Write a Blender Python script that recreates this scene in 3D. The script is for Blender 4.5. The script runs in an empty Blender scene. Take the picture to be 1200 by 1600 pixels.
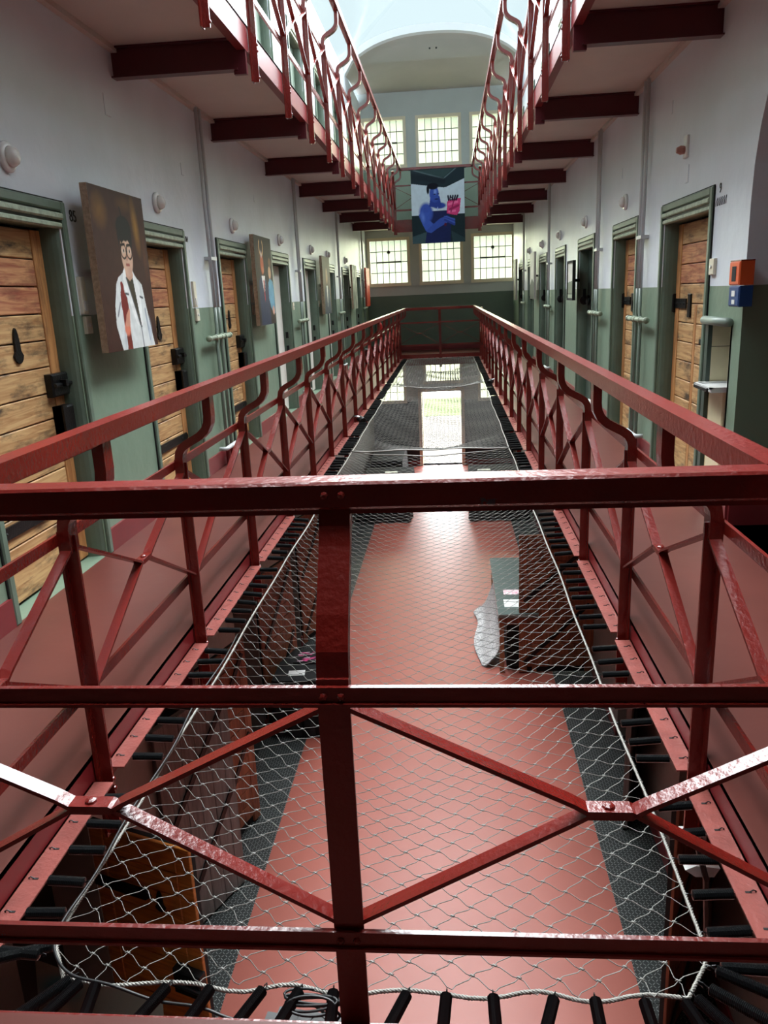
import bpy, math, random
import numpy as np
from mathutils import Vector, Matrix
PI = math.pi
SC = bpy.context.scene
COL = SC.collection
rnd = random.Random(7)

# ------------------------------------------------------------------ camera
F_PX, CX, CY = 1229.36, 602.80, 804.06
YAW, PITCH, ROLL = math.radians(-5.079), math.radians(15.592), math.radians(-2.596)
cy_, sy_, cp_, sp_, cr_, sr_ = math.cos(YAW), math.sin(YAW), math.cos(PITCH), math.sin(PITCH), math.cos(ROLL), math.sin(ROLL)
fwd = Vector((sy_*cp_, cy_*cp_, -sp_)); rgt = Vector((cy_, -sy_, 0)); upv = rgt.cross(fwd)
r2 = rgt*cr_ + upv*sr_; u2 = -rgt*sr_ + upv*cr_
cam_d = bpy.data.cameras.new('camera'); cam = bpy.data.objects.new('camera', cam_d); COL.objects.link(cam)
cam.matrix_world = Matrix(((r2.x, u2.x, -fwd.x, 0), (r2.y, u2.y, -fwd.y, 0), (r2.z, u2.z, -fwd.z, 1.62), (0, 0, 0, 1)))
cam_d.sensor_fit = 'VERTICAL'; cam_d.sensor_height = 24.0; cam_d.lens = F_PX/1600*24.0
cam_d.shift_x = (600-CX)/1600; cam_d.shift_y = (CY-800)/1600
cam_d.clip_start = 0.05; cam_d.clip_end = 300
SC.camera = cam

# ------------------------------------------------------------------ world, sun, exposure
w = bpy.data.worlds.new('sky'); SC.world = w; w.use_nodes = True
bg = w.node_tree.nodes['Background']
bg.inputs['Color'].default_value = (0.78, 0.95, 1.0, 1); bg.inputs['Strength'].default_value = 0.30
sd = bpy.data.lights.new('sun', 'SUN'); sun = bpy.data.objects.new('sun', sd); COL.objects.link(sun)
sd.energy = 13.0; sd.angle = math.radians(110); sd.color = (0.95, 0.98, 1.0)
sun.rotation_euler = (math.radians(-36), math.radians(4), 0)     # comes down through the skylight from the far end
vs = SC.view_settings
vs.view_transform = 'Standard'; vs.look = 'None'; vs.gamma = 1; vs.use_curve_mapping = False; vs.exposure = 1.78
SC.cycles.max_bounces = 10; SC.cycles.diffuse_bounces = 6; SC.cycles.glossy_bounces = 3
SC.cycles.transparent_max_bounces = 12; SC.cycles.sample_clamp_indirect = 6
SC.cycles.use_denoising = True

# ------------------------------------------------------------------ layout numbers (metres)
XC = -0.25                      # centre of the void
WL, WR = -2.351, 1.867          # faces of the side walls
HALF = 1.12                     # half width of the void at the railing posts
EL, ER = XC-HALF, XC+HALF       # gallery edges
YN, YF = 1.42, 22.06            # near and far edge of the void
YB, YW = -2.4, 23.8             # back wall, far wall
G, U = -3.5, 3.49               # ground floor, upper gallery floor
DADO = 1.573
POSTY = [YN] + [2.54+1.22*i for i in range(17)]      # 2.54 ... 22.06

# ------------------------------------------------------------------ helpers
def lin(c):
    return tuple(((v/255)/12.92 if v/255 <= .04045 else ((v/255+.055)/1.055)**2.4) for v in c) + (1,)
class MB:
    def __init__(s): s.v = []; s.f = []; s.m = []
    def add(s, vs_, fs, mi=0):
        o = len(s.v); s.v += [tuple(p) for p in vs_]; s.f += [tuple(o+i for i in f) for f in fs]; s.m += [mi]*len(fs)
    def box(s, x0, x1, y0, y1, z0, z1, mi=0):
        x0, x1 = min(x0, x1), max(x0, x1); y0, y1 = min(y0, y1), max(y0, y1); z0, z1 = min(z0, z1), max(z0, z1)
        s.add([(x0,y0,z0),(x1,y0,z0),(x1,y1,z0),(x0,y1,z0),(x0,y0,z1),(x1,y0,z1),(x1,y1,z1),(x0,y1,z1)],
              [(0,3,2,1),(4,5,6,7),(0,1,5,4),(1,2,6,5),(2,3,7,6),(3,0,4,7)], mi); return s
    def cham(s, x0, x1, y0, y1, z0, z1, c, face, mi=0):
        """box whose face towards 'face' (+x,-x,+y,-y) is inset by a chamfer c"""
        x0, x1 = min(x0, x1), max(x0, x1); y0, y1 = min(y0, y1), max(y0, y1)
        if face[1] == 'x':
            xb, xf = (x0, x1) if face[0] == '+' else (x1, x0); xm = xf-c if face[0] == '+' else xf+c
            R = [(xb, 0), (xm, 0), (xf, c)]
            rings = [[(x, y0+k, z0+k), (x, y1-k, z0+k), (x, y1-k, z1-k), (x, y0+k, z1-k)] for x, k in R]
        else:
            yb, yf = (y0, y1) if face[0] == '+' else (y1, y0); ym = yf-c if face[0] == '+' else yf+c
            R = [(yb, 0), (ym, 0), (yf, c)]
            rings = [[(x0+k, y, z0+k), (x1-k, y, z0+k), (x1-k, y, z1-k), (x0+k, y, z1-k)] for y, k in R]
        fs = [(3,2,1,0), (8,9,10,11)]
        for r in range(2):
            for i in range(4): a = r*4+i; b = r*4+(i+1) % 4; fs.append((a, b, b+4, a+4))
        s.add(rings[0]+rings[1]+rings[2], fs, mi); return s
    def sweep(s, path, w_, h_, wdir, mi=0, caps=True):
        """rectangular bar along path; w_ along wdir, h_ across"""
        P = [Vector(p) for p in path]; W = Vector(wdir).normalized(); n = len(P); vs_ = []
        for i in range(n):
            t = (P[min(i+1, n-1)]-P[max(i-1, 0)]).normalized(); H = t.cross(W).normalized()
            k = 1.0
            if 0 < i < n-1:
                a = (P[i]-P[i-1]).normalized(); k = 1/max(.6, abs(a.dot(t)))
            for a, b in ((-1,-1),(1,-1),(1,1),(-1,1)): vs_.append(P[i]+W*(a*w_/2)+H*(b*h_/2*k))
        fs = []
        for i in range(n-1):
            for j in range(4): a = i*4+j; b = i*4+(j+1) % 4; fs.append((a, b, b+4, a+4))
        if caps: fs += [(3,2,1,0), tuple((n-1)*4+j for j in range(4))]
        s.add(vs_, fs, mi); return s
    def tube(s, path, r, n=8, mi=0, caps=True):
        P = [Vector(p) for p in path]; m = len(P); vs_ = []; prev = None
        for i in range(m):
            t = (P[min(i+1, m-1)]-P[max(i-1, 0)]).normalized()
            if prev is None: a = t.orthogonal().normalized()
            else:
                a = prev - t*prev.dot(t)
                a = a.normalized() if a.length > 1e-6 else t.orthogonal().normalized()
            prev = a; b = t.cross(a); rr = r[i] if isinstance(r, (list, tuple)) else r
            for j in range(n): q = 2*PI*j/n; vs_.append(P[i]+a*(rr*math.cos(q))+b*(rr*math.sin(q)))
        fs = []
        for i in range(m-1):
            for j in range(n): k = (j+1) % n; fs.append((i*n+j, i*n+k, (i+1)*n+k, (i+1)*n+j))
        if caps: fs += [tuple(range(n-1, -1, -1)), tuple((m-1)*n+j for j in range(n))]
        s.add(vs_, fs, mi); return s
    def lathe(s, prof, axis, org, n=16, mi=0):
        """prof: (r, h) pairs along axis"""
        ax = Vector(axis).normalized(); a = ax.orthogonal().normalized(); b = ax.cross(a); o = Vector(org); vs_ = []
        for r, h in prof:
            for j in range(n): q = 2*PI*j/n; vs_.append(o+ax*h+a*(r*math.cos(q))+b*(r*math.sin(q)))
        fs = []
        for i in range(len(prof)-1):
            for j in range(n): k = (j+1) % n; fs.append((i*n+j, i*n+k, (i+1)*n+k, (i+1)*n+j))
        fs += [tuple(range(n-1, -1, -1)), tuple((len(prof)-1)*n+j for j in range(n))]
        s.add(vs_, fs, mi); return s
    def prism(s, pts, d, mi=0):
        """extrude planar polygon pts (3D) by vector d"""
        n = len(pts); d = Vector(d); P = [Vector(p) for p in pts]
        fs = [tuple(range(n-1, -1, -1)), tuple(range(n, 2*n))]+[(i, (i+1) % n, n+(i+1) % n, n+i) for i in range(n)]
        s.add(P+[p+d for p in P], fs, mi); return s
    def mesh(s, name, mats, smooth=False):
        me = bpy.data.meshes.new(name); me.from_pydata(s.v, [], s.f); 
        for m in (mats if isinstance(mats, (list, tuple)) else [mats]): me.materials.append(m)
        if len(me.materials) > 1: me.polygons.foreach_set('material_index', s.m)
        if smooth: me.polygons.foreach_set('use_smooth', [True]*len(me.polygons))
        me.update(); return me
def link(name, data, parent=None, loc=(0,0,0), rot=(0,0,0), scale=(1,1,1)):
    o = bpy.data.objects.new(name, data); COL.objects.link(o); o.location = loc; o.rotation_euler = rot; o.scale = scale
    if parent is not None: o.parent = parent
    return o
def tag(o, label=None, cat=None, group=None, kind=None):
    if label: o['label'] = label
    if cat: o['category'] = cat
    if group: o['group'] = group
    if kind: o['kind'] = kind
    return o
def part(name, mb, mat, parent=None, smooth=False, **k):
    """mesh given in world coordinates; parents sit at the origin offset 'loc' and are unrotated"""
    me = mb.mesh(name, mat, smooth)
    if parent is not None:
        off = Vector((0,0,0)); p = parent
        while p is not None: off += p.location; p = p.parent
        if off.length: me.transform(Matrix.Translation(-off))
    return tag(link(name, me, parent), **k)
def empty(name, loc=(0,0,0), rz=0, **k):
    o = link(name, None, None, loc, (0,0,rz)); o.empty_display_size = .1
    return tag(o, **k)
def copy_tree(o, parent=None, rename=None):
    c = o.copy(); COL.objects.link(c); c.parent = parent
    for ch in list(o.children): copy_tree(ch, c)
    return c

# ------------------------------------------------------------------ materials
def mat(name, col, rough=.5, metal=0, bump=0, bscale=40, var=0, vscale=3, col2=None, coat=0, spec=.5, objrand=0):
    m = bpy.data.materials.new(name); m.use_nodes = True; nt = m.node_tree; N = nt.nodes; L = nt.links; b = N['Principled BSDF']
    b.inputs['Base Color'].default_value = lin(col); b.inputs['Roughness'].default_value = rough; b.inputs['Metallic'].default_value = metal
    b.inputs['Specular IOR Level'].default_value = spec
    if coat: b.inputs['Coat Weight'].default_value = coat
    tc = N.new('ShaderNodeTexCoord')
    if var or col2:
        n = N.new('ShaderNodeTexNoise'); n.inputs['Scale'].default_value = vscale; n.inputs['Detail'].default_value = 6; L.new(tc.outputs['Object'], n.inputs['Vector'])
        r = N.new('ShaderNodeValToRGB'); c = lin(col)
        r.color_ramp.elements[0].position = .35; r.color_ramp.elements[1].position = .65
        r.color_ramp.elements[0].color = lin(col2) if col2 else tuple(v*(1-var) for v in c[:3])+(1,)
        r.color_ramp.elements[1].color = tuple(min(1, v*(1+var)) for v in c[:3])+(1,)
        L.new(n.outputs['Fac'], r.inputs['Fac']); out = r.outputs['Color']
        if objrand:
            oi = N.new('ShaderNodeObjectInfo'); mr = N.new('ShaderNodeMapRange'); mr.inputs['To Min'].default_value = 1-objrand; mr.inputs['To Max'].default_value = 1+objrand
            hs = N.new('ShaderNodeHueSaturation'); L.new(oi.outputs['Random'], mr.inputs['Value']); L.new(mr.outputs['Result'], hs.inputs['Value']); L.new(out, hs.inputs['Color']); out = hs.outputs['Color']
        L.new(out, b.inputs['Base Color'])
    if bump:
        n2 = N.new('ShaderNodeTexNoise'); n2.inputs['Scale'].default_value = bscale; n2.inputs['Detail'].default_value = 4; L.new(tc.outputs['Object'], n2.inputs['Vector'])
        bp = N.new('ShaderNodeBump'); bp.inputs['Strength'].default_value = bump; bp.inputs['Distance'].default_value = .01
        L.new(n2.outputs['Fac'], bp.inputs['Height']); L.new(bp.outputs['Normal'], b.inputs['Normal'])
    return m
def wall_mat(white=(218,225,234), green=(116,137,118), name='painted_plaster', low=(120,114,108), lowz=-1.35):
    """white plaster above, green oil paint dado below, on every storey (by height)"""
    m = bpy.data.materials.new(name); m.use_nodes = True; nt = m.node_tree; N = nt.nodes; L = nt.links; b = N['Principled BSDF']
    g = N.new('ShaderNodeNewGeometry'); sx = N.new('ShaderNodeSeparateXYZ'); L.new(g.outputs['Position'], sx.inputs[0])
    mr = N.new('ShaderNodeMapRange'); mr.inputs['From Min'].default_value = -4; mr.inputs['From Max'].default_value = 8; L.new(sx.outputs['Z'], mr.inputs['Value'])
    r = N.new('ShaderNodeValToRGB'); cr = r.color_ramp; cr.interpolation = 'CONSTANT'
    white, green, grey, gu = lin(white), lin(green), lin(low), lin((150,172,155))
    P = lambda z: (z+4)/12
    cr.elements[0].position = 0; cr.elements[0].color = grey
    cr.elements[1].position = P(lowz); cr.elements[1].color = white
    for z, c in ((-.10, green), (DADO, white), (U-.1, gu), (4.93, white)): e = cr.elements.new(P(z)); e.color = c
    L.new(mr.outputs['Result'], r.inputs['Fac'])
    n = N.new('ShaderNodeTexNoise'); n.inputs['Scale'].default_value = 1.3; n.inputs['Detail'].default_value = 5; L.new(g.outputs['Position'], n.inputs['Vector'])
    mr2 = N.new('ShaderNodeMapRange'); mr2.inputs['From Min'].default_value = .3; mr2.inputs['From Max'].default_value = .7; mr2.inputs['To Min'].default_value = .92; mr2.inputs['To Max'].default_value = 1.04
    L.new(n.outputs['Fac'], mr2.inputs['Value'])
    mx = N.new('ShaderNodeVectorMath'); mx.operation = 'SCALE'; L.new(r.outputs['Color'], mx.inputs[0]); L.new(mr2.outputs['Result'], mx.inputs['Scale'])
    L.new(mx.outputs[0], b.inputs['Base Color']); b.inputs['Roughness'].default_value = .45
    n2 = N.new('ShaderNodeTexNoise'); n2.inputs['Scale'].default_value = 9; n2.inputs['Detail'].default_value = 6; L.new(g.outputs['Position'], n2.inputs['Vector'])
    bp = N.new('ShaderNodeBump'); bp.inputs['Strength'].default_value = .25; bp.inputs['Distance'].default_value = .02; L.new(n2.outputs['Fac'], bp.inputs['Height']); L.new(bp.outputs['Normal'], b.inputs['Normal'])
    return m
def wood_mat(name, c1, c2, c3, axis='y', rough=.6, stain=.5):
    m = bpy.data.materials.new(name); m.use_nodes = True; nt = m.node_tree; N = nt.nodes; L = nt.links; b = N['Principled BSDF']
    tc = N.new('ShaderNodeTexCoord'); oi = N.new('ShaderNodeObjectInfo'); ad = N.new('ShaderNodeVectorMath'); ad.operation = 'ADD'
    sc = N.new('ShaderNodeVectorMath'); sc.operation = 'SCALE'; sc.inputs[0].default_value = (7, 5, 3); L.new(oi.outputs['Random'], sc.inputs['Scale'])
    L.new(tc.outputs['Object'], ad.inputs[0]); L.new(sc.outputs[0], ad.inputs[1])
    mp = N.new('ShaderNodeMapping'); s = {'x': (1.5, 18, 22), 'y': (18, 1.5, 22), 'z': (18, 18, 1.2)}[axis]; mp.inputs['Scale'].default_value = s; L.new(ad.outputs[0], mp.inputs['Vector'])
    mp2 = N.new('ShaderNodeMapping'); mp2.inputs['Scale'].default_value = tuple(.9 if v < 2 else 3.4 for v in s); L.new(ad.outputs[0], mp2.inputs['Vector'])
    n = N.new('ShaderNodeTexNoise'); n.inputs['Scale'].default_value = 1.6; n.inputs['Detail'].default_value = 8; n.inputs['Distortion'].default_value = 1.2; L.new(mp.outputs[0], n.inputs['Vector'])
    r = N.new('ShaderNodeValToRGB'); r.color_ramp.elements[0].position = .3; r.color_ramp.elements[0].color = lin(c2); r.color_ramp.elements[1].position = .62; r.color_ramp.elements[1].color = lin(c1)
    L.new(n.outputs['Fac'], r.inputs['Fac'])
    n3 = N.new('ShaderNodeTexNoise'); n3.inputs['Scale'].default_value = 3.2; n3.inputs['Detail'].default_value = 8; n3.inputs['Roughness'].default_value = .65; L.new(mp2.outputs[0], n3.inputs['Vector'])
    r3 = N.new('ShaderNodeValToRGB'); r3.color_ramp.elements[0].position = .50; r3.color_ramp.elements[0].color = (0,0,0,1); r3.color_ramp.elements[1].position = .68; r3.color_ramp.elements[1].color = (stain,)*3+(1,)
    L.new(n3.outputs['Fac'], r3.inputs['Fac'])
    mx = N.new('ShaderNodeMix'); mx.data_type = 'RGBA'; L.new(r3.outputs['Color'], mx.inputs[0]); L.new(r.outputs['Color'], mx.inputs[6]); mx.inputs[7].default_value = lin(c3)
    L.new(mx.outputs[2], b.inputs['Base Color']); b.inputs['Roughness'].default_value = rough
    bp = N.new('ShaderNodeBump'); bp.inputs['Strength'].default_value = .3; bp.inputs['Distance'].default_value = .004; L.new(n.outputs['Fac'], bp.inputs['Height']); L.new(bp.outputs['Normal'], b.inputs['Normal'])
    return m
def checker_mat():
    m = bpy.data.materials.new('checker_plate_steel'); m.use_nodes = True; nt = m.node_tree; N = nt.nodes; L = nt.links; b = N['Principled BSDF']
    g = N.new('ShaderNodeNewGeometry'); outs = []
    for k, (rot, off) in enumerate(((PI/4, 0), (-PI/4, .5))):
        mp = N.new('ShaderNodeMapping'); mp.inputs['Rotation'].default_value = (0, 0, rot); mp.inputs['Scale'].default_value = (24, 24, 1); mp.inputs['Location'].default_value = (off, off, 0); L.new(g.outputs['Position'], mp.inputs['Vector'])
        fr = N.new('ShaderNodeVectorMath'); fr.operation = 'FRACTION'; L.new(mp.outputs[0], fr.inputs[0])
        sb = N.new('ShaderNodeVectorMath'); sb.operation = 'SUBTRACT'; sb.inputs[1].default_value = (.5,.5,0); L.new(fr.outputs[0], sb.inputs[0])
        ml = N.new('ShaderNodeVectorMath'); ml.operation = 'MULTIPLY'; ml.inputs[1].default_value = (1.1, 4.2, 0); L.new(sb.outputs[0], ml.inputs[0])
        ln = N.new('ShaderNodeVectorMath'); ln.operation = 'LENGTH'; L.new(ml.outputs[0], ln.inputs[0])
        mr = N.new('ShaderNodeMapRange'); mr.inputs['From Min'].default_value = .28; mr.inputs['From Max'].default_value = .42; mr.inputs['To Min'].default_value = 1; mr.inputs['To Max'].default_value = 0; L.new(ln.outputs['Value'], mr.inputs['Value']); outs.append(mr.outputs['Result'])
    mx = N.new('ShaderNodeMath'); mx.operation = 'MAXIMUM'; L.new(outs[0], mx.inputs[0]); L.new(outs[1], mx.inputs[1])
    r = N.new('ShaderNodeValToRGB'); r.color_ramp.elements[0].color = lin((48,52,52)); r.color_ramp.elements[1].color = lin((128,134,132)); L.new(mx.outputs[0], r.inputs['Fac'])
    L.new(r.outputs['Color'], b.inputs['Base Color']); b.inputs['Metallic'].default_value = .35; b.inputs['Roughness'].default_value = .42
    bp = N.new('ShaderNodeBump'); bp.inputs['Strength'].default_value = .8; bp.inputs['Distance'].default_value = .004; L.new(mx.outputs[0], bp.inputs['Height']); L.new(bp.outputs['Normal'], b.inputs['Normal'])
    return m
def glass_mat(name, tint, trans=.55, rand=0):
    """wired, frosted window glass: lets sky light through, scattered"""
    m = bpy.data.materials.new(name); m.use_nodes = True; nt = m.node_tree; N = nt.nodes; L = nt.links
    for n in list(N):
        if n.type != 'OUTPUT_MATERIAL': N.remove(n)
    out = [n for n in N if n.type == 'OUTPUT_MATERIAL'][0]
    tr = N.new('ShaderNodeBsdfTransparent'); tl = N.new('ShaderNodeBsdfTranslucent'); gl = N.new('ShaderNodeBsdfGlossy'); gl.inputs['Roughness'].default_value = .15
    c = lin(tint); tr.inputs[0].default_value = c; tl.inputs[0].default_value = c
    if rand:
        oi = N.new('ShaderNodeObjectInfo'); r = N.new('ShaderNodeValToRGB'); r.color_ramp.elements[0].color = tuple(v*(1-rand) for v in c[:3])+(1,); r.color_ramp.elements[1].color = tuple(min(1, v*(1+rand)) for v in c[:3])+(1,)
        L.new(oi.outputs['Random'], r.inputs['Fac']); L.new(r.outputs['Color'], tl.inputs[0]); L.new(r.outputs['Color'], tr.inputs[0])
    mx = N.new('ShaderNodeMixShader'); mx.inputs[0].default_value = trans; L.new(tl.outputs[0], mx.inputs[1]); L.new(tr.outputs[0], mx.inputs[2])
    m2 = N.new('ShaderNodeMixShader'); m2.inputs[0].default_value = .05; L.new(mx.outputs[0], m2.inputs[1]); L.new(gl.outputs[0], m2.inputs[2]); L.new(m2.outputs[0], out.inputs[0])
    return m
def paint_red():
    """red gloss paint on iron, chipped here and there to grey primer"""
    m = mat('red_gloss_paint', (108,22,15), .27, bump=.25, bscale=55, var=.12, vscale=5, spec=.9); nt = m.node_tree; N = nt.nodes; L = nt.links; b = N['Principled BSDF']
    tc = [n for n in N if n.type == 'TEX_COORD'][0]
    n = N.new('ShaderNodeTexNoise'); n.inputs['Scale'].default_value = 7; n.inputs['Detail'].default_value = 9; n.inputs['Roughness'].default_value = .65; L.new(tc.outputs['Object'], n.inputs['Vector'])
    r = N.new('ShaderNodeValToRGB'); r.color_ramp.elements[0].position = .695; r.color_ramp.elements[0].color = (0,0,0,1); r.color_ramp.elements[1].position = .71; r.color_ramp.elements[1].color = (1,1,1,1); L.new(n.outputs['Fac'], r.inputs['Fac'])
    mx = N.new('ShaderNodeMix'); mx.data_type = 'RGBA'; src = b.inputs['Base Color'].links[0].from_socket; L.new(r.outputs['Color'], mx.inputs[0]); L.new(src, mx.inputs[6]); mx.inputs[7].default_value = lin((70,60,66)); L.new(mx.outputs[2], b.inputs['Base Color'])
    return m
RED = paint_red()
RED2 = mat('dark_red_paint', (120,30,34), .4, var=.1, vscale=4)
PINK = mat('sheen_paled_red_flange_paint', (132,72,66), .28, bump=.3, bscale=60, var=.15, vscale=9)  # paler than the rail red: gloss sheen is put into the base colour
BEAM = mat('maroon_beam_paint', (84,24,34), .35, var=.08)
FLOOR = mat('red_linoleum', (92,47,41), .40, bump=.12, bscale=6, var=.10, vscale=1.6, spec=.35)
FLOORG = mat('red_ground_vinyl', (150,80,68), .40, bump=.05, bscale=5, var=.06, vscale=1.0)
SKIRT = mat('dark_red_skirting_paint', (116,38,42), .4, var=.08)
SOFF = mat('cream_soffit_paint', (200,190,182), .7, bump=.1, bscale=8, var=.04, vscale=2)
PLAS = wall_mat()
VAULT = mat('pale_vault_plaster', (176,173,166), .7, bump=.1, bscale=5, var=.05, vscale=1.2)
GREEN = mat('green_door_frame_paint', (96,114,100), .42, bump=.12, bscale=30, var=.1, vscale=6)
GREENW = mat('worn_pale_green_paint', (150,163,142), .5, bump=.3, bscale=70, var=.25, vscale=18)
GREEND = mat('dark_green_door_paint', (66,80,72), .45, var=.1, vscale=6)
DARK = mat('black_gap', (18,20,20), .8)
CREAMW = mat('cream_white_paint', (226,224,214), .5, var=.04)
WFRAME = mat('cream_window_frame_paint', (222,214,190), .5, var=.05)
LEAD = mat('dark_window_lead', (44,46,44), .5)
BLACK = mat('black_iron', (14,15,17), .38, metal=.3, bump=.25, bscale=80)
BLK = mat('black_rubber', (20,21,23), .45)
CLOTH = mat('black_cloth', (12,12,14), .9, bump=.2, bscale=30)
STEEL = mat('galvanised_wire', (122,122,118), .5, metal=.3)
ROPE = mat('steel_rope', (138,136,130), .5, metal=.3)
SPRING = mat('black_spring_steel', (26,28,30), .32, metal=.5)
PIPE = mat('grey_green_pipe_paint', (128,142,132), .4, var=.06)
PIPEW = mat('pale_grey_pipe_paint', (190,194,196), .4, var=.05)
PLASTIC = mat('ivory_plastic', (214,208,188), .4)
WHITE = mat('white_enamel', (228,230,228), .25)
LAMPG = mat('frosted_lamp_glass', (225,225,220), .25)
ORANGE = mat('orange_plastic', (214,84,36), .4)
BLUE = mat('blue_plastic', (26,62,120), .4)
TILE = mat('cream_tile', (214,204,168), .3, var=.05, vscale=7, objrand=.06)
CHROME = mat('chrome', (200,200,200), .15, metal=1)
CANVAS = mat('raw_canvas_edge', (168,150,130), .9, bump=.4, bscale=120, var=.2, vscale=40)
WOODL = wood_mat('stripped_scorched_pine', (200,162,112), (160,114,70), (52,40,30), 'y', .6, .95)
WOODLR = wood_mat('stripped_pine_with_red_remnants', (205,150,104), (150,70,52), (92,34,28), 'y', .6, .7)
WOODS = wood_mat('stripped_pine_stile', (196,142,88), (150,96,54), (70,44,28), 'z', .55, .6)
WOODO = wood_mat('varnished_orange_pine', (204,130,62), (160,92,38), (100,54,24), 'x', .35, .4)
WOODB = wood_mat('dark_brown_wood', (150,88,58), (104,56,36), (40,22,16), 'z', .5, .5)
GREYB = wood_mat('grey_painted_boards', (128,122,118), (104,98,94), (58,54,52), 'z', .6, .3)
CHECK = checker_mat()
PANE = glass_mat('frosted_window_glass', (240,242,222), .93, .07)
SKYGL = glass_mat('skylight_glass', (250,252,252), 1.0)

# ------------------------------------------------------------------ walls with openings
LD = [(1.2, 2.45), (3.72, 4.99), (6.03, 7.27), (8.30, 9.50), (10.80, 12.03), (13.27, 14.51), (15.70, 16.90), (18.13, 19.35), (20.56, 21.78)]
RD = [(6.04, 7.43), (8.30, 9.53), (10.68, 12.0), (13.26, 14.48), (15.70, 16.92), (18.14, 19.36), (20.58, 21.80)]
DT = 2.25                      # top of the door frames above their floor
def wall_cells(mb, plane, sgn, y0, y1, z0, z1, holes, th=.32, axis='x'):
    """wall slab with rectangular holes, face at 'plane', thickness away from the room"""
    ys = sorted({y0, y1} | {h[0] for h in holes} | {h[1] for h in holes}); zs = sorted({z0, z1} | {h[2] for h in holes} | {h[3] for h in holes})
    for a, b in zip(ys, ys[1:]):
        run = None
        for c, d in zip(zs, zs[1:]):
            solid = not any(h[0] <= (a+b)/2 <= h[1] and h[2] <= (c+d)/2 <= h[3] for h in holes)
            if solid: run = (run[0], d) if run else (c, d)
            if (not solid or d == zs[-1]) and run:
                if axis == 'x': mb.box(plane, plane+sgn*th, a, b, run[0], run[1])
                else: mb.box(a, b, plane, plane+sgn*th, run[0], run[1])
                run = None
E_ = .07
GD_L = [(3.2, 4.1), (5.2, 6.0), (7.6, 8.45), (10.0, 10.9), (12.5, 13.4)]
GD_R = [(5.1, 6.0), (7.5, 8.4), (10.1, 11.0), (12.6, 13.5)]
holesL = [(a+E_, b-E_, z, z+DT-E_) for a, b in LD for z in (0, U)] + [(a, b, G, G+2.0) for a, b in GD_L]
m = MB(); wall_cells(m, WL, -1, .9, YW, G, 6.75, holesL)
part('wall_left', m, PLAS, kind='structure', label='white and green painted side wall carrying the big portrait canvas', cat='wall')
pw = bpy.data.objects['wall_left']
for y, z, a, b in ((5.9, 2.98, .09, .14), (7.45, 2.78, .06, .10), (10.2, 2.83, .06, .09), (13.0, 2.8, .05, .08)): part('plaster_patch', MB().cham(WL, WL+.006, y-a/2, y+a/2, z-b/2, z+b/2, .003, '+x'), PLAS, pw)
ARC0, ARC1, ARCZ = 2.42, 5.34, 2.08
NI = (5.53, 5.98, 0.0, 1.33)
holesR = [(a+E_, b-E_, z, z+DT-E_) for a, b in RD for z in (0, U)] + [(a, b, G, G+2.0) for a, b in GD_R] + [NI, (ARC0, ARC1, 0, 3.39)]
m = MB(); wall_cells(m, WR, 1, .9, YW, G, 6.75, holesR)
# spandrels of the arched opening
rr = (ARC1-ARC0)/2; yc = (ARC0+ARC1)/2; NA = 20; top = 3.39
for i in range(NA):
    a0, a1 = PI*i/NA, PI*(i+1)/NA
    ya, za, yb_, zb = yc+rr*math.cos(a0), ARCZ+rr*.92*math.sin(a0), yc+rr*math.cos(a1), ARCZ+rr*.92*math.sin(a1)
    m.prism([(WR, ya, za), (WR, yb_, zb), (WR, yb_, top), (WR, ya, top)], (.32, 0, 0))
pw = part('wall_right', m, PLAS, kind='structure', label='white and green painted side wall with the dark arched opening', cat='wall')
for y, z, a, b in ((6.75, 2.42, .07, .13), (7.3, 3.0, .05, .10), (9.2, 2.75, .05, .10)): part('plaster_patch', MB().cham(WR, WR-.006, y-a/2, y+a/2, z-b/2, z+b/2, .003, '-x'), PLAS, pw)
# passage behind the arch
m = MB(); m.box(WR+.32, 4.4, ARC1, ARC1+.2, 0, 3.5); m.box(WR+.32, 4.4, ARC0-.2, ARC0, 0, 3.5); m.box(4.4, 4.6, ARC0-.2, ARC1+.2, 0, 3.5); m.box(WR+.3, 4.6, ARC0-.2, ARC1+.2, 3.39, 3.6)
part('wall_passage', m, PLAS, kind='structure', label='painted walls of the dark side passage behind the arch', cat='wall')
part('floor_passage', MB().box(WR, 4.6, ARC0-.2, ARC1+.2, -.1, 0), FLOOR, kind='structure', label='red floor of the dark side passage', cat='floor')
part('baseboard_passage', MB().box(WR, 4.4, ARC1-.02, ARC1, 0, .16), SKIRT, kind='structure', label='dark red skirting at the foot of the arched passage', cat='skirting')
# backing behind door openings so that no sky leaks in
m = MB(); m.box(WL-.31, WL-.38, YB, YW, G, 6.9); m.box(WR+.31, WR+.38, NI[1]+.02, YW, G, 6.9); m.box(WR+.31, WR+.38, YB, ARC0, G, 6.9); m.box(WR+.31, WR+.38, ARC0, NI[1]+.02, G, -.1); m.box(WR+.31, WR+.38, ARC0, NI[1]+.02, 3.4, 6.9); m.box(WR+.31, WR+.38, ARC1+.1, NI[1]+.02, 1.36, 3.4); m.box(WR+.60, WR+.64, ARC1, NI[1]+.1, -.1, 1.4); m.box(WR+.32, WR+.64, ARC1, NI[1]+.1, 1.36, 1.4); m.box(WR+.32, WR+.64, NI[1]+.05, NI[1]+.1, -.1, 1.4); m.box(WR, WR+.64, ARC1, NI[1]+.1, -.1, -.002); m.box(WL-.4, WR+.4, YB, YW, G-.24, G-.201); m.box(WL-.4, WL, YB, YW, G-.2, G-.002); m.box(WR, WR+.4, YB, YW, G-.2, G-.002)
part('wall_cells', m, DARK, kind='structure', label='added dark backing behind the doors that keeps sky light out', cat='wall')
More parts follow.
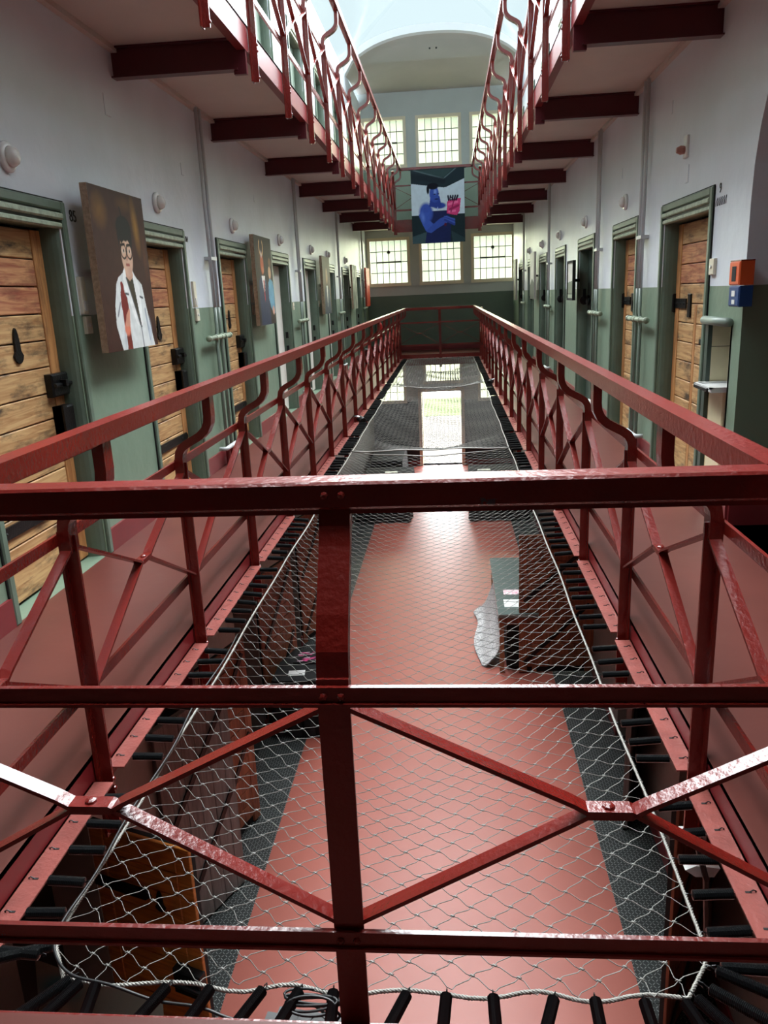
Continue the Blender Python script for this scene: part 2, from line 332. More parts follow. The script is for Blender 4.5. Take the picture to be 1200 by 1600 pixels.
m = MB(); wall_cells(m, YB, -1, WL-.3, WR+.3, G, 8.6, [], axis='y'); part('wall_back', m, mat('light_absorbing_black', (30,28,28), .8), kind='structure', label='unseen end wall behind the near cross walkway, blackened to absorb bounce light', cat='wall')  # unseen wall, made near-black to keep bounce light off the near railing

m = MB(); m.box(WL, WL-.32, YB, .9, G, 6.75); m.box(WR, WR+.32, YB, .9, G, 6.75); part('wall_light_absorber', m, mat('light_absorbing_dark', (46,50,46), .7), kind='structure', label='unseen side walls behind the camera, darkened to absorb bounce light', cat='wall')  # unseen wall ends given a dark colour so the near railing stays dim
# far wall with its windows and the door
WX = [(-2.27, -1.12), (-.775, .40), (.71, 1.86)]
FW = [(a, b, z0, z1) for a, b in WX for z0, z1 in ((1.905, 3.15), (5.07, 6.29))]
GW = [(-2.25, -1.36, -1.50, -.50), (.86, 1.75, -1.50, -.50)]
TRAN = (-.76, .33, -.95, -.38); GDOOR = (-.93, .36, G, -1.19)
m = MB(); wall_cells(m, YW, 1, WL-.1, WR+.1, G-.3, 6.96, FW+GW+[TRAN, GDOOR], axis='y')
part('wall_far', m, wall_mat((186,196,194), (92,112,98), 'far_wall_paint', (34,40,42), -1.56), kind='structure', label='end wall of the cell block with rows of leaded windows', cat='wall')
wn = 0
pane_cache = {}
def window(x0, x1, z0, z1, nc, nr, label, handle=False, fr=.07, glass=True):
    global wn; wn += 1
    t = empty(f'window_{wn}', ((x0+x1)/2, YW, z0), kind='structure', label=label, cat='window')
    m = MB()
    for a in ((x0-.04, x0+fr*.6), (x1-fr*.6, x1+.04)): m.box(a[0], a[1], YW-.025, YW+.10, z0-.04, z1+.04)
    m.box(x0-.04, x1+.04, YW-.026, YW+.10, z1-fr*.6, z1+.04); m.box(x0-.05, x1+.05, YW-.05, YW+.10, z0-.06, z0+fr*.5)
    part('frame', m, WFRAME, t)
    ix0, ix1, iz0, iz1 = x0+fr*.6, x1-fr*.6, z0+fr*.5, z1-fr*.6; dx = (ix1-ix0)/nc; dz = (iz1-iz0)/nr
    m = MB(); b = .008
    for i in range(1, nc): m.box(ix0+i*dx-b, ix0+i*dx+b, YW+.045, YW+.07, iz0, iz1)
    for j in range(1, nr): m.box(ix0, ix1, YW+.044, YW+.071, iz0+j*dz-b, iz0+j*dz+b)
    if handle:
        zc = iz0+dz*(nr-1.25); m.box(ix0+dx, ix1-dx, YW+.03, YW+.075, iz0+dz*(nr-2)-.02, iz0+dz*(nr-2)+.02)
    part('glazing_bars', m, LEAD, t)
    key = (round(dx, 3), round(dz, 3))
    if key not in pane_cache: pane_cache[key] = MB().box(-dx/2+.004, dx/2-.004, -.003, .003, -dz/2+.004, dz/2-.004).mesh('pane', PANE)
    for i in range(nc):
        for j in range(nr):
            link('pane', pane_cache[key], t, (ix0+(i+.5)*dx-t.location.x, .058+rnd.uniform(-.002, .002), iz0+(j+.5)*dz-z0), (rnd.uniform(-.012, .012), 0, rnd.uniform(-.012, .012)))
    if handle:
        m = MB(); xc = (ix0+ix1)/2; zc = iz0+dz*(nr-1)-.02
        m.lathe([(.0, 0), (.045, .004), (.05, .018), (.02, .03), (0, .031)], (0,-1,0), (xc, YW+.04, zc), 14); m.box(xc-.01, xc+.01, YW+.01, YW+.03, zc-.10, zc)
        part('catch', m, LEAD, t)
names = ['portrait-wall side', 'middle', 'alarm-box side']
for i, (a, b) in enumerate(WX):
    window(a, b, 1.905, 3.15, 6, 4, f'leaded cream-framed window, {names[i]} of the row below the upper walkway', handle=(i != 1))
for i, (a, b) in enumerate(WX):
    window(a, b, 5.07, 6.29, 6, 4, f'leaded cream-framed window, {names[i]} of the topmost row under the vault', handle=(i == 0))
for i, g in enumerate(GW):
    window(*g, 4, 4, f'leaded ground-floor window beside the open door, {names[i*2]}')
window(*TRAN, 7, 2, 'wide leaded transom window above the open ground-floor door')
# open door at ground level and what lies outside
t = empty('door_1', (-.93, YW, G), kind='structure', label='open doorway in the far wall letting in daylight', cat='door')
m = MB()
for x in (-.93, .36): m.box(x-.05, x+.05, YW-.03, YW+.3, G, -1.14)
m.box(-.98, .41, YW-.03, YW+.3, -1.24, -1.14); part('frame', m, WFRAME, t)
m = MB(); m.cham(-.90, -.86, YW+.3, YW+1.2, G+.02, -1.26, .01, '+x'); part('door_leaf', m, WFRAME, t); m = MB(); m.tube([(-.84, YW+1.1, -2.45), (-.82, YW+1.1, -2.45), (-.82, YW+1.0, -2.45)], .01, 6); part('handle', m, BLACK, t)
PAVE = mat('outdoor_paving', (72,64,52), .8, var=.12, vscale=.8); GRASS = mat('mown_grass', (78,92,30), .9, var=.2, vscale=2); 
part('terrace', MB().box(-14, 14, YW+.33, 34, G-.2, G-.02), PAVE, kind='structure', label='pale paving outside the open far door', cat='paving')
part('lawn', MB().box(-14, 14, 34, 40, G-.2, G-.015), GRASS, kind='structure', label='strip of mown grass outside beyond the paving', cat='grass')
part('road', MB().box(-30, 30, 40, 90, G-.2, G-.02), mat('pale_road', (125,125,120), .8, var=.05), kind='structure', label='pale road outside beyond the grass', cat='road')

# vault at the far end and arch rim
YA = 21.0; NV = 24; m = MB(); V = []
ax0, ax1 = WL, WR; xm = (ax0+ax1)/2; hw = (ax1-ax0)/2
arch = lambda u: 6.72+.80*(max(0.0, 1-abs(u)**2.3))**.62
for j in range(7):
    s = j/6; y = YA+(YW-YA)*s
    for i in range(NV+1):
        u = -1+2*i/NV; V.append((xm+hw*u, y, arch(u)*(1-s)**1.2+6.94*(1-(1-s)**1.2)))
fs = [(j*(NV+1)+i, j*(NV+1)+i+1, (j+1)*(NV+1)+i+1, (j+1)*(NV+1)+i) for j in range(6) for i in range(NV)]
nv = len(V); V2 = [(x, y, z+.12) for x, y, z in V]
m.add(V+V2, fs+[tuple(nv+k for k in reversed(f)) for f in fs])
part('ceiling', m, VAULT, smooth=True, kind='structure', label='shallow plaster vault over the far end windows', cat='ceiling')
m = MB()
for i in range(NV):
    u0, u1 = -1+2*i/NV, -1+2*(i+1)/NV; p = [(xm+hw*u0, YA, arch(u0)-.01), (xm+hw*u1, YA, arch(u1)-.01), (xm+hw*u1, YA, arch(u1)+.15), (xm+hw*u0, YA, arch(u0)+.15)]
    m.prism(p, (0, -.22, 0))
part('trim_1', m, mat('pale_arch_plaster', (214,220,222), .6), kind='structure', label='pale plaster rim of the arch below the skylight', cat='arch')
for nm, x, y, lab in (('ceiling_camera', -.25, 21.6, 'small dark dome camera hanging from the crown of the vault'), ('smoke_detector', -1.22, 21.7, 'white smoke detector on the vault plaster')):
    z = arch((x-xm)/hw)-.03
    t = MB(); t.lathe([(.05, .0), (.05, -.05), (.035, -.09), (0, -.1)], (0,0,1), (x, y, z), 14); 
    if 'cam' in nm: t.box(x-.10, x-.06, y-.02, y+.02, z-.14, z); t.box(x+.06, x+.10, y-.02, y+.02, z-.14, z); t.box(x-.1, x+.1, y-.02, y+.02, z-.03, z+.0)
    part(nm, t, DARK if 'cam' in nm else WHITE, smooth=False, label=lab, cat='detector' if 'smoke' in nm else 'camera')
# skylight: glazed gable roof over the void
m = MB(); RZ = 9.1
m.add([(WL-.3, YB, 6.78), (xm, YB, RZ), (xm, YA+.1, RZ), (WL-.3, YA+.1, 6.78), (WR+.3, YB, 6.78), (WR+.3, YA+.1, 6.78)], [(0,1,2,3), (1,4,5,2)])
m.add([(WL-.3, YA+.1, 7.0), (WR+.3, YA+.1, 7.0), (xm, YA+.1, RZ)], [(0,1,2)])
part('window_20', m, SKYGL, kind='structure', label='glazed skylight roof over the whole hall', cat='skylight')

# ------------------------------------------------------------------ floors
part('floor', MB().box(XC-1.57, XC+1.57, YB, YW+.3, G-.2, G), FLOORG, kind='structure', label='glossy red ground floor strip under the safety net', cat='floor')
for nm, a, b, l in (('floor_edging', WL, XC-1.57, 'checker plate strip along the foot of the portrait wall'), ('floor_edging', XC+1.57, WR, 'checker plate strip along the foot of the alarm-box wall')):
    t = empty(nm, ((a+b)/2, 0, G), kind='structure', label=l, cat='floor')
    n = 11; L0 = (YW-YB)/n; me = MB().box(-(b-a)/2+.002, (b-a)/2-.002, -L0/2+.003, L0/2-.003, -.15, -.004).mesh('checker_plate', CHECK)
    for i in range(n): link('checker_plate', me, t, (0, YB+(i+.5)*L0, rnd.uniform(0, .002)))
for nm, x, s, l in (('baseboard_left', WL, 1, 'dark red skirting along the portrait wall'), ('baseboard_right', WR, -1, 'dark red skirting along the alarm-box wall')):
    m = MB()
    for z, ds in ((0, LD if s > 0 else RD+[(ARC0, ARC1), (NI[0], NI[1])]), (U, LD if s > 0 else RD), (G, GD_L if s > 0 else GD_R)):
        y = YB
        for a, b in sorted(ds):
            if a > y: m.box(x, x+s*.018, y, a, z, z+.16)
            y = b
        m.box(x, x+s*.018, y, YW, z, z+.16)
    part(nm, m, SKIRT, kind='structure', label=l, cat='skirting')
m = MB()
for z in (0, U, G): m.box(WL, WR if z != G else -.98, YW-.018, YW, z, z+.16)
m.box(.41, WR, YW-.018, YW, G, G+.16)
part('baseboard_far', m, SKIRT, kind='structure', label='dark red skirting along the far window wall', cat='skirting')

BY = [1.22+2.44*i for i in range(-1, 10)]
BY = [y-.0 for y in (1.22, 3.66, 6.10, 8.54, 10.98, 13.42, 15.86, 18.30, 20.74, 23.1)]
def gallery(name, x0, x1, side, z, label, flanges=True):
    """walkway slab with linoleum, edge channel, cantilever beams; side=+1 when the void lies at +x"""
    edge = x1 if side > 0 else x0; wall = x0 if side > 0 else x1
    t = empty(name, (wall, 0, z), kind='structure', label=label, cat='walkway')
    part('floor_covering', MB().box(wall, edge-side*.006, YN-.0, YF, z-.02, z), FLOOR, t)
    part('soffit', MB().box(wall, edge-side*.02, YN, YF, z-.10, z-.02), SOFF, t)
    part('cornice', MB().box(wall, wall+side*.045, YN, YF, z-.135, z-.10), SOFF, t)
    m = MB(); m.box(edge-side*.02, edge-side*.006, YN, YF, z-.17, z-.001); m.box(edge-side*.07, edge-side*.006, YN, YF, z-.178, z-.168); part('edge_channel', m, RED2, t)
    bx = MB(); a, b = wall, edge-side*.07
    bx.box(a, b, -.045, .045, -.302, -.292); bx.box(a, b, -.045, .045, -.112, -.102); bx.box(a, b, -.005, .005, -.292, -.112); bx.box(b-side*.03, b+side*.06, -.02, .02, -.33, -.12)
    me = bx.mesh('beam', BEAM); me.transform(Matrix.Translation((-wall, 0, 0)))
    for y in BY:
        if y > YN-.3 and y < YF: link('beam', me, t, (0, y, 0))
    if flanges:
        cache = {}
        for ya, yb in zip(POSTY, POSTY[1:]):
            L_ = round(yb-ya-.10, 3)
            if L_ not in cache:
                f = MB(); xa, xb = edge-side*.006, edge+side*.075
                f.box(xa, xb, 0, L_, -.106, -.10); f.box(xa, xa+side*.007, 0, L_, -.155, -.10)
                n = int(L_/.138); o = (L_-(n-1)*.138)/2
                for i in range(n):   # spring hooks' holes, drawn as small dark pins
                    yy = o+i*.138; f.box(edge+side*.028, edge+side*.046, yy-.0035, yy+.0035, -.1004, -.0985, 1)
                mm = f.mesh('spring_flange', [PINK, DARK]); mm.transform(Matrix.Translation((-wall, 0, 0))); cache[L_] = mm
            link('spring_flange', cache[L_], t, (0, ya+.05, 0))
    return t
gallery('walkway', WL, EL, 1, 0, 'red walkway along the portrait wall at eye level storey')
gallery('walkway', ER, WR, -1, 0, 'red walkway along the alarm-box wall at eye level storey')
gallery('walkway', WL, EL, 1, U, 'overhead walkway on maroon beams along the portrait wall', False)
gallery('walkway', ER, WR, -1, U, 'overhead walkway on maroon beams along the alarm-box wall', False)
def bridge(y0, y1, z, label, edge_y, n):
    t = empty('cross_walkway', (XC, (y0+y1)/2, z), kind='structure', label=label, cat='walkway')
    part('floor_covering', MB().box(WL, WR, y0, y1, z-.02, z), FLOOR, t); part('soffit', MB().box(WL, WR, y0+.02, y1-.02, z-.10, z-.02), SOFF, t)
    m = MB(); m.box(EL-.02, ER+.02, edge_y-.007, edge_y+.007, z-.30, z-.002); part('edge_channel', m, RED, t)
    m = MB(); a, b = (edge_y, edge_y+.085) if n > 0 else (edge_y-.085, edge_y)
    for xa, xb in ((EL+.05, XC-.05), (XC+.05, ER-.05)): m.box(xa, xb, a, b, z-.106, z-.10)
    if z == 0: part('spring_flange', m, PINK, t)
bridge(YB, YN, 0, 'near cross walkway where the photographer stands', YN, 1)
bridge(YF, YW, 0, 'far cross walkway under the leaded windows', YF, -1)
bridge(YB, YN, U, 'overhead cross walkway above the photographer', YN, 1)
bridge(YF, YW, U, 'overhead far cross walkway carrying the blue figure banner', YF, -1)

# ------------------------------------------------------------------ railings
def post_mesh(gentle=False):
    m = MB(); m.box(-.033, .033, 0, .010, -.36, .88); m.box(-.006, .006, .010, .052, -.36, .86)
    path = [(0, .024, .80), (0, .024, .885), (0, .029, .912), (0, .044, .937), (0, .072, .957), (0, .107, .975), (0, .142, .995), (0, .170, 1.022), (0, .186, 1.055), (0, .190, 1.09), (0, .190, 1.192)]
    if gentle: path = [(0, .022, .80), (0, .022, .875), (0, .034, .925), (0, .068, .99), (0, .112, 1.055), (0, .150, 1.11), (0, .172, 1.15), (0, .182, 1.192)]
    m.sweep(path, .066, .040 if not gentle else .030, (1,0,0)); return m
def rivet(m, x, y, z, d, r=.009):
    m.lathe([(r, 0), (r*.85, .004), (r*.4, .007), (0, .0075)], d, (x, y, z), 8)
POST = post_mesh().mesh('post', RED); POSTG = post_mesh(True).mesh('post', RED)
brace_cache = {}
def braces(W):
    k = round(W, 3)
    if k not in brace_cache:
        out = []
        for fl in (0, 1):
            dz = 0 if fl == 0 else -.010; c = W/2
            p = [(.02, .025, .812), (c-.075, .025, .585+dz), (c-.045, .025, .567+dz), (c+.045, .025, .567+dz), (c+.075, .025, .549+dz), (W-.02, .025, .275)]
            if fl: p = [(W-x, y, z) for x, y, z in p]
            m = MB(); m.sweep(p, .038, .010, (0,1,0)); out.append(m.mesh('brace', RED))
        brace_cache[k] = out
    return brace_cache[k]
def railing(loc, rz, S, label, group, s0, s1):
    """local x along the rail, local y towards the void"""
    t = empty('railing', loc, rz, label=label, cat='railing', group=group)
    for s in S: link('post', POSTG if len(S) == 3 else POST, t, (s, 0, 0))
    m = MB(); m.cham(s0, s1, .157, .225, 1.19, 1.25, .006, '-y'); m.box(s0, s1, .170, .20, 1.178, 1.19); link('handrail', m.mesh('handrail', RED), t)
    m = MB(); m.box(S[0]-.03, S[-1]+.03, -.012, 0, .828, .868); m.box(S[0]-.03, S[-1]+.03, -.020, -.012, .828, .835); link('middle_rail', m.mesh('middle_rail', RED), t)
    m = MB(); m.box(S[0]-.03, S[-1]+.03, -.012, 0, .225, .270); m.box(S[0]-.03, S[-1]+.03, -.020, -.012, .225, .232); link('lower_rail', m.mesh('lower_rail', RED), t)
    m = MB()
    for s in S:
        for z in (.848, .248): rivet(m, s-.018, -.012, z, (0,-1,0)); rivet(m, s+.018, -.012, z, (0,-1,0))
        rivet(m, s-.018, .157, 1.222, (0,-1,0)); rivet(m, s+.018, .157, 1.222, (0,-1,0))
        for z in (-.12, -.16, -.33): rivet(m, s, .052, z, (0,1,0), .011)
    for a, b in zip(S, S[1:]): rivet(m, (a+b)/2, .025, .573, (0,0,1), .014)
    tag(link('rivets', m.mesh('rivets', RED), t), kind='stuff')
    for a, b in zip(S, S[1:]):
        for me in braces(b-a): link('brace', me, t, (a, 0, 0))
    return t
SL = [YF-y for y in reversed(POSTY)]
SR = [y-YN for y in POSTY]
LEN = YF-YN; OFF = .19
for z, lv in ((0, ''), (U, 'overhead ')):
    g = 'overhead railings' if lv else 'railings around the net'
    railing((EL, YF, z), -PI/2, SL, f'red iron railing of the {lv}walkway along the portrait wall', g, OFF-.03, LEN-OFF+.03)
    railing((ER, YN, z), PI/2, SR, f'red iron railing of the {lv}walkway along the alarm-box wall', g, OFF-.03, LEN-OFF+.03)
    railing((XC, YN, z), 0, [-HALF, 0, HALF], 'red iron railing crossing the near end right in front of the photographer' .replace('right in', 'in') if not lv else 'red iron railing of the overhead near cross walkway', g, -HALF+OFF-.034, HALF-OFF+.034)
    railing((XC, YF, z), PI, [-HALF, 0, HALF], f'red iron railing of the {lv}far cross walkway', g, -HALF+OFF-.034, HALF-OFF+.034)

# ------------------------------------------------------------------ doors
dn = 1
def plank_me(w_, h_, mt, key={}):
    k = (round(w_, 2), round(h_, 3), mt.name)
    if k not in key: key[k] = MB().cham(0, .022, -w_/2, w_/2, -h_/2, h_/2, .005, '+x').mesh('plank', mt)
    return key[k]
def door_frame(t, x, s, y0, y1, z, worn=False):
    """s: +1 when the room lies at +x of the wall face x"""
    h = z+DT; m = MB()
    for a, b in ((y0, y0+.055), (y1-.055, y1)): m.cham(x, x+s*.022, a, b, z, h, .008, '+x' if s > 0 else '-x'); 
    m.cham(x, x+s*.022, y0+.055, y1-.055, h-.055, h, .008, '+x' if s > 0 else '-x')
    part('architrave', m, GREEN, t)
    m = MB(); m.cham(x, x+s*.030, y0+.055, y1-.055, h-.105, h-.068, .008, '+x' if s > 0 else '-x'); part('lintel', m, GREENW if worn else GREEN, t)
    m = MB(); m.box(x-s*.02, x+s*.004, y0+.055, y1-.055, h-.12, h-.055); part('lintel_recess', m, GREEND, t)
    m = MB(); m.cham(x-s*.02, x+s*.016, y0+.055, y1-.055, h-.155, h-.122, .008, '+x' if s > 0 else '-x'); part('lintel', m, GREENW if worn else GREEN, t)
    m = MB()   # rounded jambs
    for yy, q in ((y0+.055, 1), (y1-.055, -1)):
        pts = [(x-s*.16, yy, 0), (x-s*.0, yy, 0)]+[(x-s*.12*(1-math.cos(a)), yy+q*.05*math.sin(a), 0) for a in [PI/2*k/5 for k in range(1, 6)]]+[(x-s*.16, yy+q*.05, 0)]
        m.prism([(p[0], p[1], z) for p in pts], (0, 0, DT-.14))
    m.box(x-s*.16, x, y0+.055, y1-.055, h-.15, h-.12); part('jamb', m, GREEN, t, smooth=False)
    m = MB()
    for a, b in ((y0-.008, y0), (y1, y1+.008)): m.box(x, x+s*.010, a, b, z, h)
    m.box(x, x+s*.010, y0, y1, h, h+.008); part('dark_outline', m, DARK, t)  # thin black strips outlining the frame
def wood_door(x, s, y0, y1, z, label, style):
    global dn; dn += 1
    t = empty(f'door_{dn}', (x-s*.14, (y0+y1)/2, z), kind='structure', label=label, cat='door')
    door_frame(t, x, s, y0, y1, z, True)
    a, b = y0+.105, y1-.105; xb = x-s*.14; xf = x-s*.118; wy = b-a; st = .115; fc = '+x' if s > 0 else '-x'
    part('backing_board', MB().box(xb-s*.01, xb, a, b, z+.01, z+2.09), DARK, t)
    for yy in ((a, a+st), (b-st, b)): part('stile', MB().cham(xb, xf+s*.004, yy[0], yy[1], z+.012, z+2.085, .004, fc), WOODS, t)
    rows = [2.085]; 
    while rows[-1] > .2: rows.append(rows[-1]-(.17 if len(rows) < 2 else .158))
    rows[-1] = .015
    for i, (zt, zb) in enumerate(zip(rows, rows[1:])):
        mt = WOODLR if 1 <= i <= 2 else WOODL; hh = zt-zb-.007
        cols = [(a+st+.004, b-st-.004)] if (style == 1 or i < 4) else [(a+st+.004, (a+b)/2-.035), ((a+b)/2+.035, b-st-.004)]
        for c0, c1 in cols:
            o = link('plank', plank_me(c1-c0, hh, mt), t, (0, (c0+c1)/2-t.location.y, (zt+zb)/2-z))
            if s < 0: o.rotation_euler = (0, 0, PI)
    if style == 2: part('muntin', MB().cham(xb, xf, (a+b)/2-.033, (a+b)/2+.033, z+.015, z+rows[4]-.004, .004, fc), WOODS, t)
    X = lambda d: xf+s*d
    # ironwork: the lock sits on the far stile of the portrait-wall doors, on the far side too opposite
    if style == 1:
        m = MB(); m.prism([(X(0), a, z+1.40), (X(0), a+.34, z+1.40), (X(0), a+.38, z+1.44), (X(0), a+.34, z+1.48), (X(0), a, z+1.48)], (s*.012, 0, 0)); part('strap_hinge', m, BLACK, t)
        m = MB(); yk = (a+b)/2+.06; m.prism([(X(0), yk+.055*math.cos(q)*(1 if math.sin(q) < 0 else .55), z+1.40+(.07 if math.sin(q) < 0 else .13)*math.sin(q)) for q in [2*PI*k/16 for k in range(16)]], (s*.012, 0, 0)); part('keyhole_cover', m, BLACK, t)
        m = MB(); m.cham(X(0), X(.05), b-.21, b+.0, z+1.10, z+1.24, .01, fc); m.tube([(X(.055), b-.2, z+1.17), (X(.055), b+.06, z+1.17)], .014, 8); m.box(X(.03), X(.09), b-.12, b-.09, z+1.16, z+1.20); part('bolt_lock', m, BLACK, t)
        m = MB(); m.cham(X(0), X(.07), b-.17, b-.02, z+.82, z+1.04, .012, fc); m.box(X(0), X(.072), b-.17, b-.12, z+.82, z+1.04); part('lock_box', m, BLACK, t)
        m = MB(); m.prism([(X(0), a+.02, z+.40), (X(0), b-.07, z+.40), (X(0), b-.03, z+.435), (X(0), b-.07, z+.47), (X(0), a+.02, z+.47)], (s*.014, 0, 0)); [rivet(m, X(.014), yy, z+.435, (s,0,0), .01) for yy in (a+.15, b-.2)]; part('strap_hinge', m, BLACK, t)
    else:
        m = MB(); m.box(X(0), X(.012), b-.34, b+.02, z+1.40, z+1.48); m.cham(X(0), X(.03), b-.02, b+.05, z+1.36, z+1.52, .008, fc); [rivet(m, X(.012), yy, z+1.44, (s,0,0), .012) for yy in (b-.3, b-.2, b-.1)]; part('strap_hinge', m, BLACK, t)
        part('spyhole_flap', MB().cham(X(0), X(.014), b-.48, b-.40, z+1.33, z+1.52, .004, fc), BLACK, t)
        m = MB(); m.box(X(0), X(.018), a-.01, a+.40, z+1.135, z+1.175); m.box(X(0), X(.03), a+.02, a+.10, z+1.09, z+1.21); part('sliding_bolt', m, BLACK, t)
        m = MB(); m.tube([(X(.03), a+.24, z+1.13), (X(.03), a+.26, z+1.09), (X(.03), a+.22, z+1.09), (X(.03), a+.24, z+1.13)], .005, 6); m.lathe([(0, 0), (.035, .005), (.04, .02), (.03, .028), (0, .03)], (s,0,0), (X(.01), a+.24, z+1.05), 12); part('padlock', m, BLACK, t)
        part('pull_plate', MB().cham(X(0), X(.016), a+.09, a+.16, z+.82, z+1.02, .004, fc), BLACK, t)
    return t
def plain_door(x, s, y0, y1, z, label, leaf, hasp=True):
    global dn; dn += 1
    t = empty(f'door_{dn}', (x-s*.14, (y0+y1)/2, z), kind='structure', label=label, cat='door')
    door_frame(t, x, s, y0, y1, z, leaf is not CREAMW)
    a, b = y0+.105, y1-.105; xb = x-s*.14; fc = '+x' if s > 0 else '-x'
    part('door_leaf', MB().cham(xb-s*.01, xb+s*.02, a, b, z+.01, z+2.09, .006, fc), leaf, t)
    X = lambda d: xb+s*(.02+d)
    if hasp:
        m = MB(); m.lathe([(.0, 0), (.07, .004), (.075, .03), (.04, .045), (0, .046)], (s,0,0), (X(0), b-.16, z+1.42), 12); m.box(X(0), X(.03), b-.24, b+.01, z+1.39, z+1.45); part('hasp', m, BLACK, t)
    if s > 0:
        for zz in (1.06, .86): part('keep_slot', MB().box(x-s*.05, x-s*.09, y1-.108, y1-.056, z+zz, z+zz+.09), DARK, t)
    else:
        m = MB(); m.lathe([(.0, 0), (.06, .004), (.062, .03), (.03, .04), (0, .041)], (0,-1,0), (x-s*.07, y1-.10, z+1.42), 12); m.box(x-s*.05, x-s*.09, y1-.14, y1-.10, z+1.44, z+1.58); part('keep', m, BLACK, t)
    return t
order = ['first', 'second', 'third', 'fourth', 'fifth', 'sixth', 'seventh', 'eighth', 'ninth']
for i, (a, b) in enumerate(LD):
    if i == 0: continue
    if i == 1: wood_door(WL, 1, a, b, 0, 'stripped pine cell door with black locks beside the number 85', 1)
    elif i == 2: wood_door(WL, 1, a, b, 0, 'stripped pine cell door just beyond the big portrait canvas', 1)
    elif i == 3: wood_door(WL, 1, a, b, 0, 'stripped pine cell door before the horned figure painting', 1)
    else: plain_door(WL, 1, a, b, 0, f'green-framed cell doorway with pale leaf, {order[i-4]} beyond the horned figure painting', CREAMW, False)
for i, (a, b) in enumerate(RD):
    if i == 0: wood_door(WR, -1, a, b, 0, 'stripped pine cell door beside the orange and blue alarm boxes', 2)
    elif i == 1: wood_door(WR, -1, a, b, 0, 'stripped pine cell door between two pairs of heating pipes', 2)
    else: plain_door(WR, -1, a, b, 0, f'dark green cell door, {order[i-2]} after the pine doors on the alarm-box wall', GREEND if i > 2 else wood_mat('faded_brown_door', (120,104,88), (100,86,74), (80,66,56), 'z') if False else GREEND, True)
for i, (a, b) in enumerate(LD[1:]): plain_door(WL, 1, a, b, U, f'green cell door on the overhead storey of the portrait wall, {order[i]} in the row', GREEN, False)
for i, (a, b) in enumerate(RD): plain_door(WR, -1, a, b, U, f'green cell door on the overhead storey of the alarm-box wall, {order[i]} in the row', GREEN, False)

# ground floor cell doors standing open
def open_leaf(px, py, qx, qy, label, face, brace=True, orange=False):
    global dn; dn += 1
    P, Q = Vector((px, py, 0)), Vector((qx, qy, 0)); d = (Q-P); L_ = d.length; ang = math.atan2(d.y, d.x)
    t = empty(f'door_{dn}', (px, py, G+.02), ang, kind='structure', label=label, cat='door')
    # local x along leaf, local -y faces the camera
    def lp(name, mb, mt, **k): return tag(link(name, mb.mesh(name, mt), t), **k)
    lp('backing_board', MB().box(0, L_, .0, .03, 0, 1.98), DARK if face is not GREYB else GREYB)
    st = .11
    for a, b in ((0, st), (L_-st, L_)): lp('stile', MB().cham(a, b, -.022, 0, 0, 1.98, .004, '-y'), face)
    z = 1.98; i = 0
    while z > .1:
        h = .17 if i else .2; zb = max(0, z-h)
        if not orange and face is GREYB:
            break
        lp('plank', MB().cham(st+.004, L_-st-.004, -.020, 0, zb+.003, z-.003, .005, '-y'), face); z = zb; i += 1
    if face is GREYB:
        for k in range(4): x0 = st+(L_-2*st)*k/4; lp('plank', MB().cham(x0+.002, x0+(L_-2*st)/4-.002, -.02, 0, 0, 1.98, .004, '-y'), face)
    if brace:
        m = MB(); m.sweep([(st*.6, -.03, .15), (L_-st*.6, -.03, 1.0)], .012, .05, (0,1,0)); m.sweep([(st*.6, -.03, 1.05), (L_-st*.6, -.03, 1.85)], .012, .05, (0,1,0)); lp('iron_brace', m, BLACK)
    else:
        m = MB(); m.prism([(0, -.024, 1.52), (L_*.52, -.024, 1.52), (L_*.58, -.024, 1.56), (L_*.52, -.024, 1.60), (0, -.024, 1.60)], (0, -.012, 0)); m.prism([(0, -.024, .35), (L_*.8, -.024, .35), (L_*.86, -.024, .39), (L_*.8, -.024, .43), (0, -.024, .43)], (0, -.012, 0)); lp('strap_hinge', m, BLACK)
        m = MB(); m.prism([(L_*.66+.045*math.cos(q)*(1 if math.sin(q) < 0 else .5), -.024, 1.52+(.05 if math.sin(q) < 0 else .10)*math.sin(q)) for q in [2*PI*k/14 for k in range(14)]], (0, -.012, 0)); lp('keyhole_cover', m, BLACK)
        m = MB(); m.cham(L_-.2, L_+.01, -.085, -.02, .92, 1.10, .01, '-y'); m.tube([(L_-.2, -.095, 1.0), (L_+.03, -.095, 1.0)], .014, 8); lp('lock_box', m, BLACK)
    return t
open_leaf(-2.34, 4.12, -1.60, 3.86, 'varnished orange pine cell door standing open on the ground floor', WOODO, False, True)
open_leaf(-2.33, 5.15, -1.98, 5.92, 'grey boarded ground-floor door leaf behind the orange pine door', GREYB, True)
open_leaf(-2.33, 6.05, -2.06, 6.85, 'brown ground-floor cell door with black diagonal irons near the orange door', WOODB, True)
open_leaf(-2.33, 8.5, -2.08, 9.3, 'brown ground-floor cell door with diagonal irons behind the black draped table', WOODB, True)
open_leaf(-2.33, 10.95, -2.05, 11.7, 'brown ground-floor cell door with irons further along the portrait wall', WOODB, True)
open_leaf(.86, 10.0, 1.86, 10.02, 'dark brown door standing open beside the glass-topped table', WOODB, True)
open_leaf(1.35, 4.35, 1.86, 5.05, 'brown boarded ground-floor door with black irons below the near springs', WOODB, True)
open_leaf(1.60, 6.7, 1.86, 7.45, 'grey boarded ground-floor door leaf under the alarm-box walkway', GREYB, True)

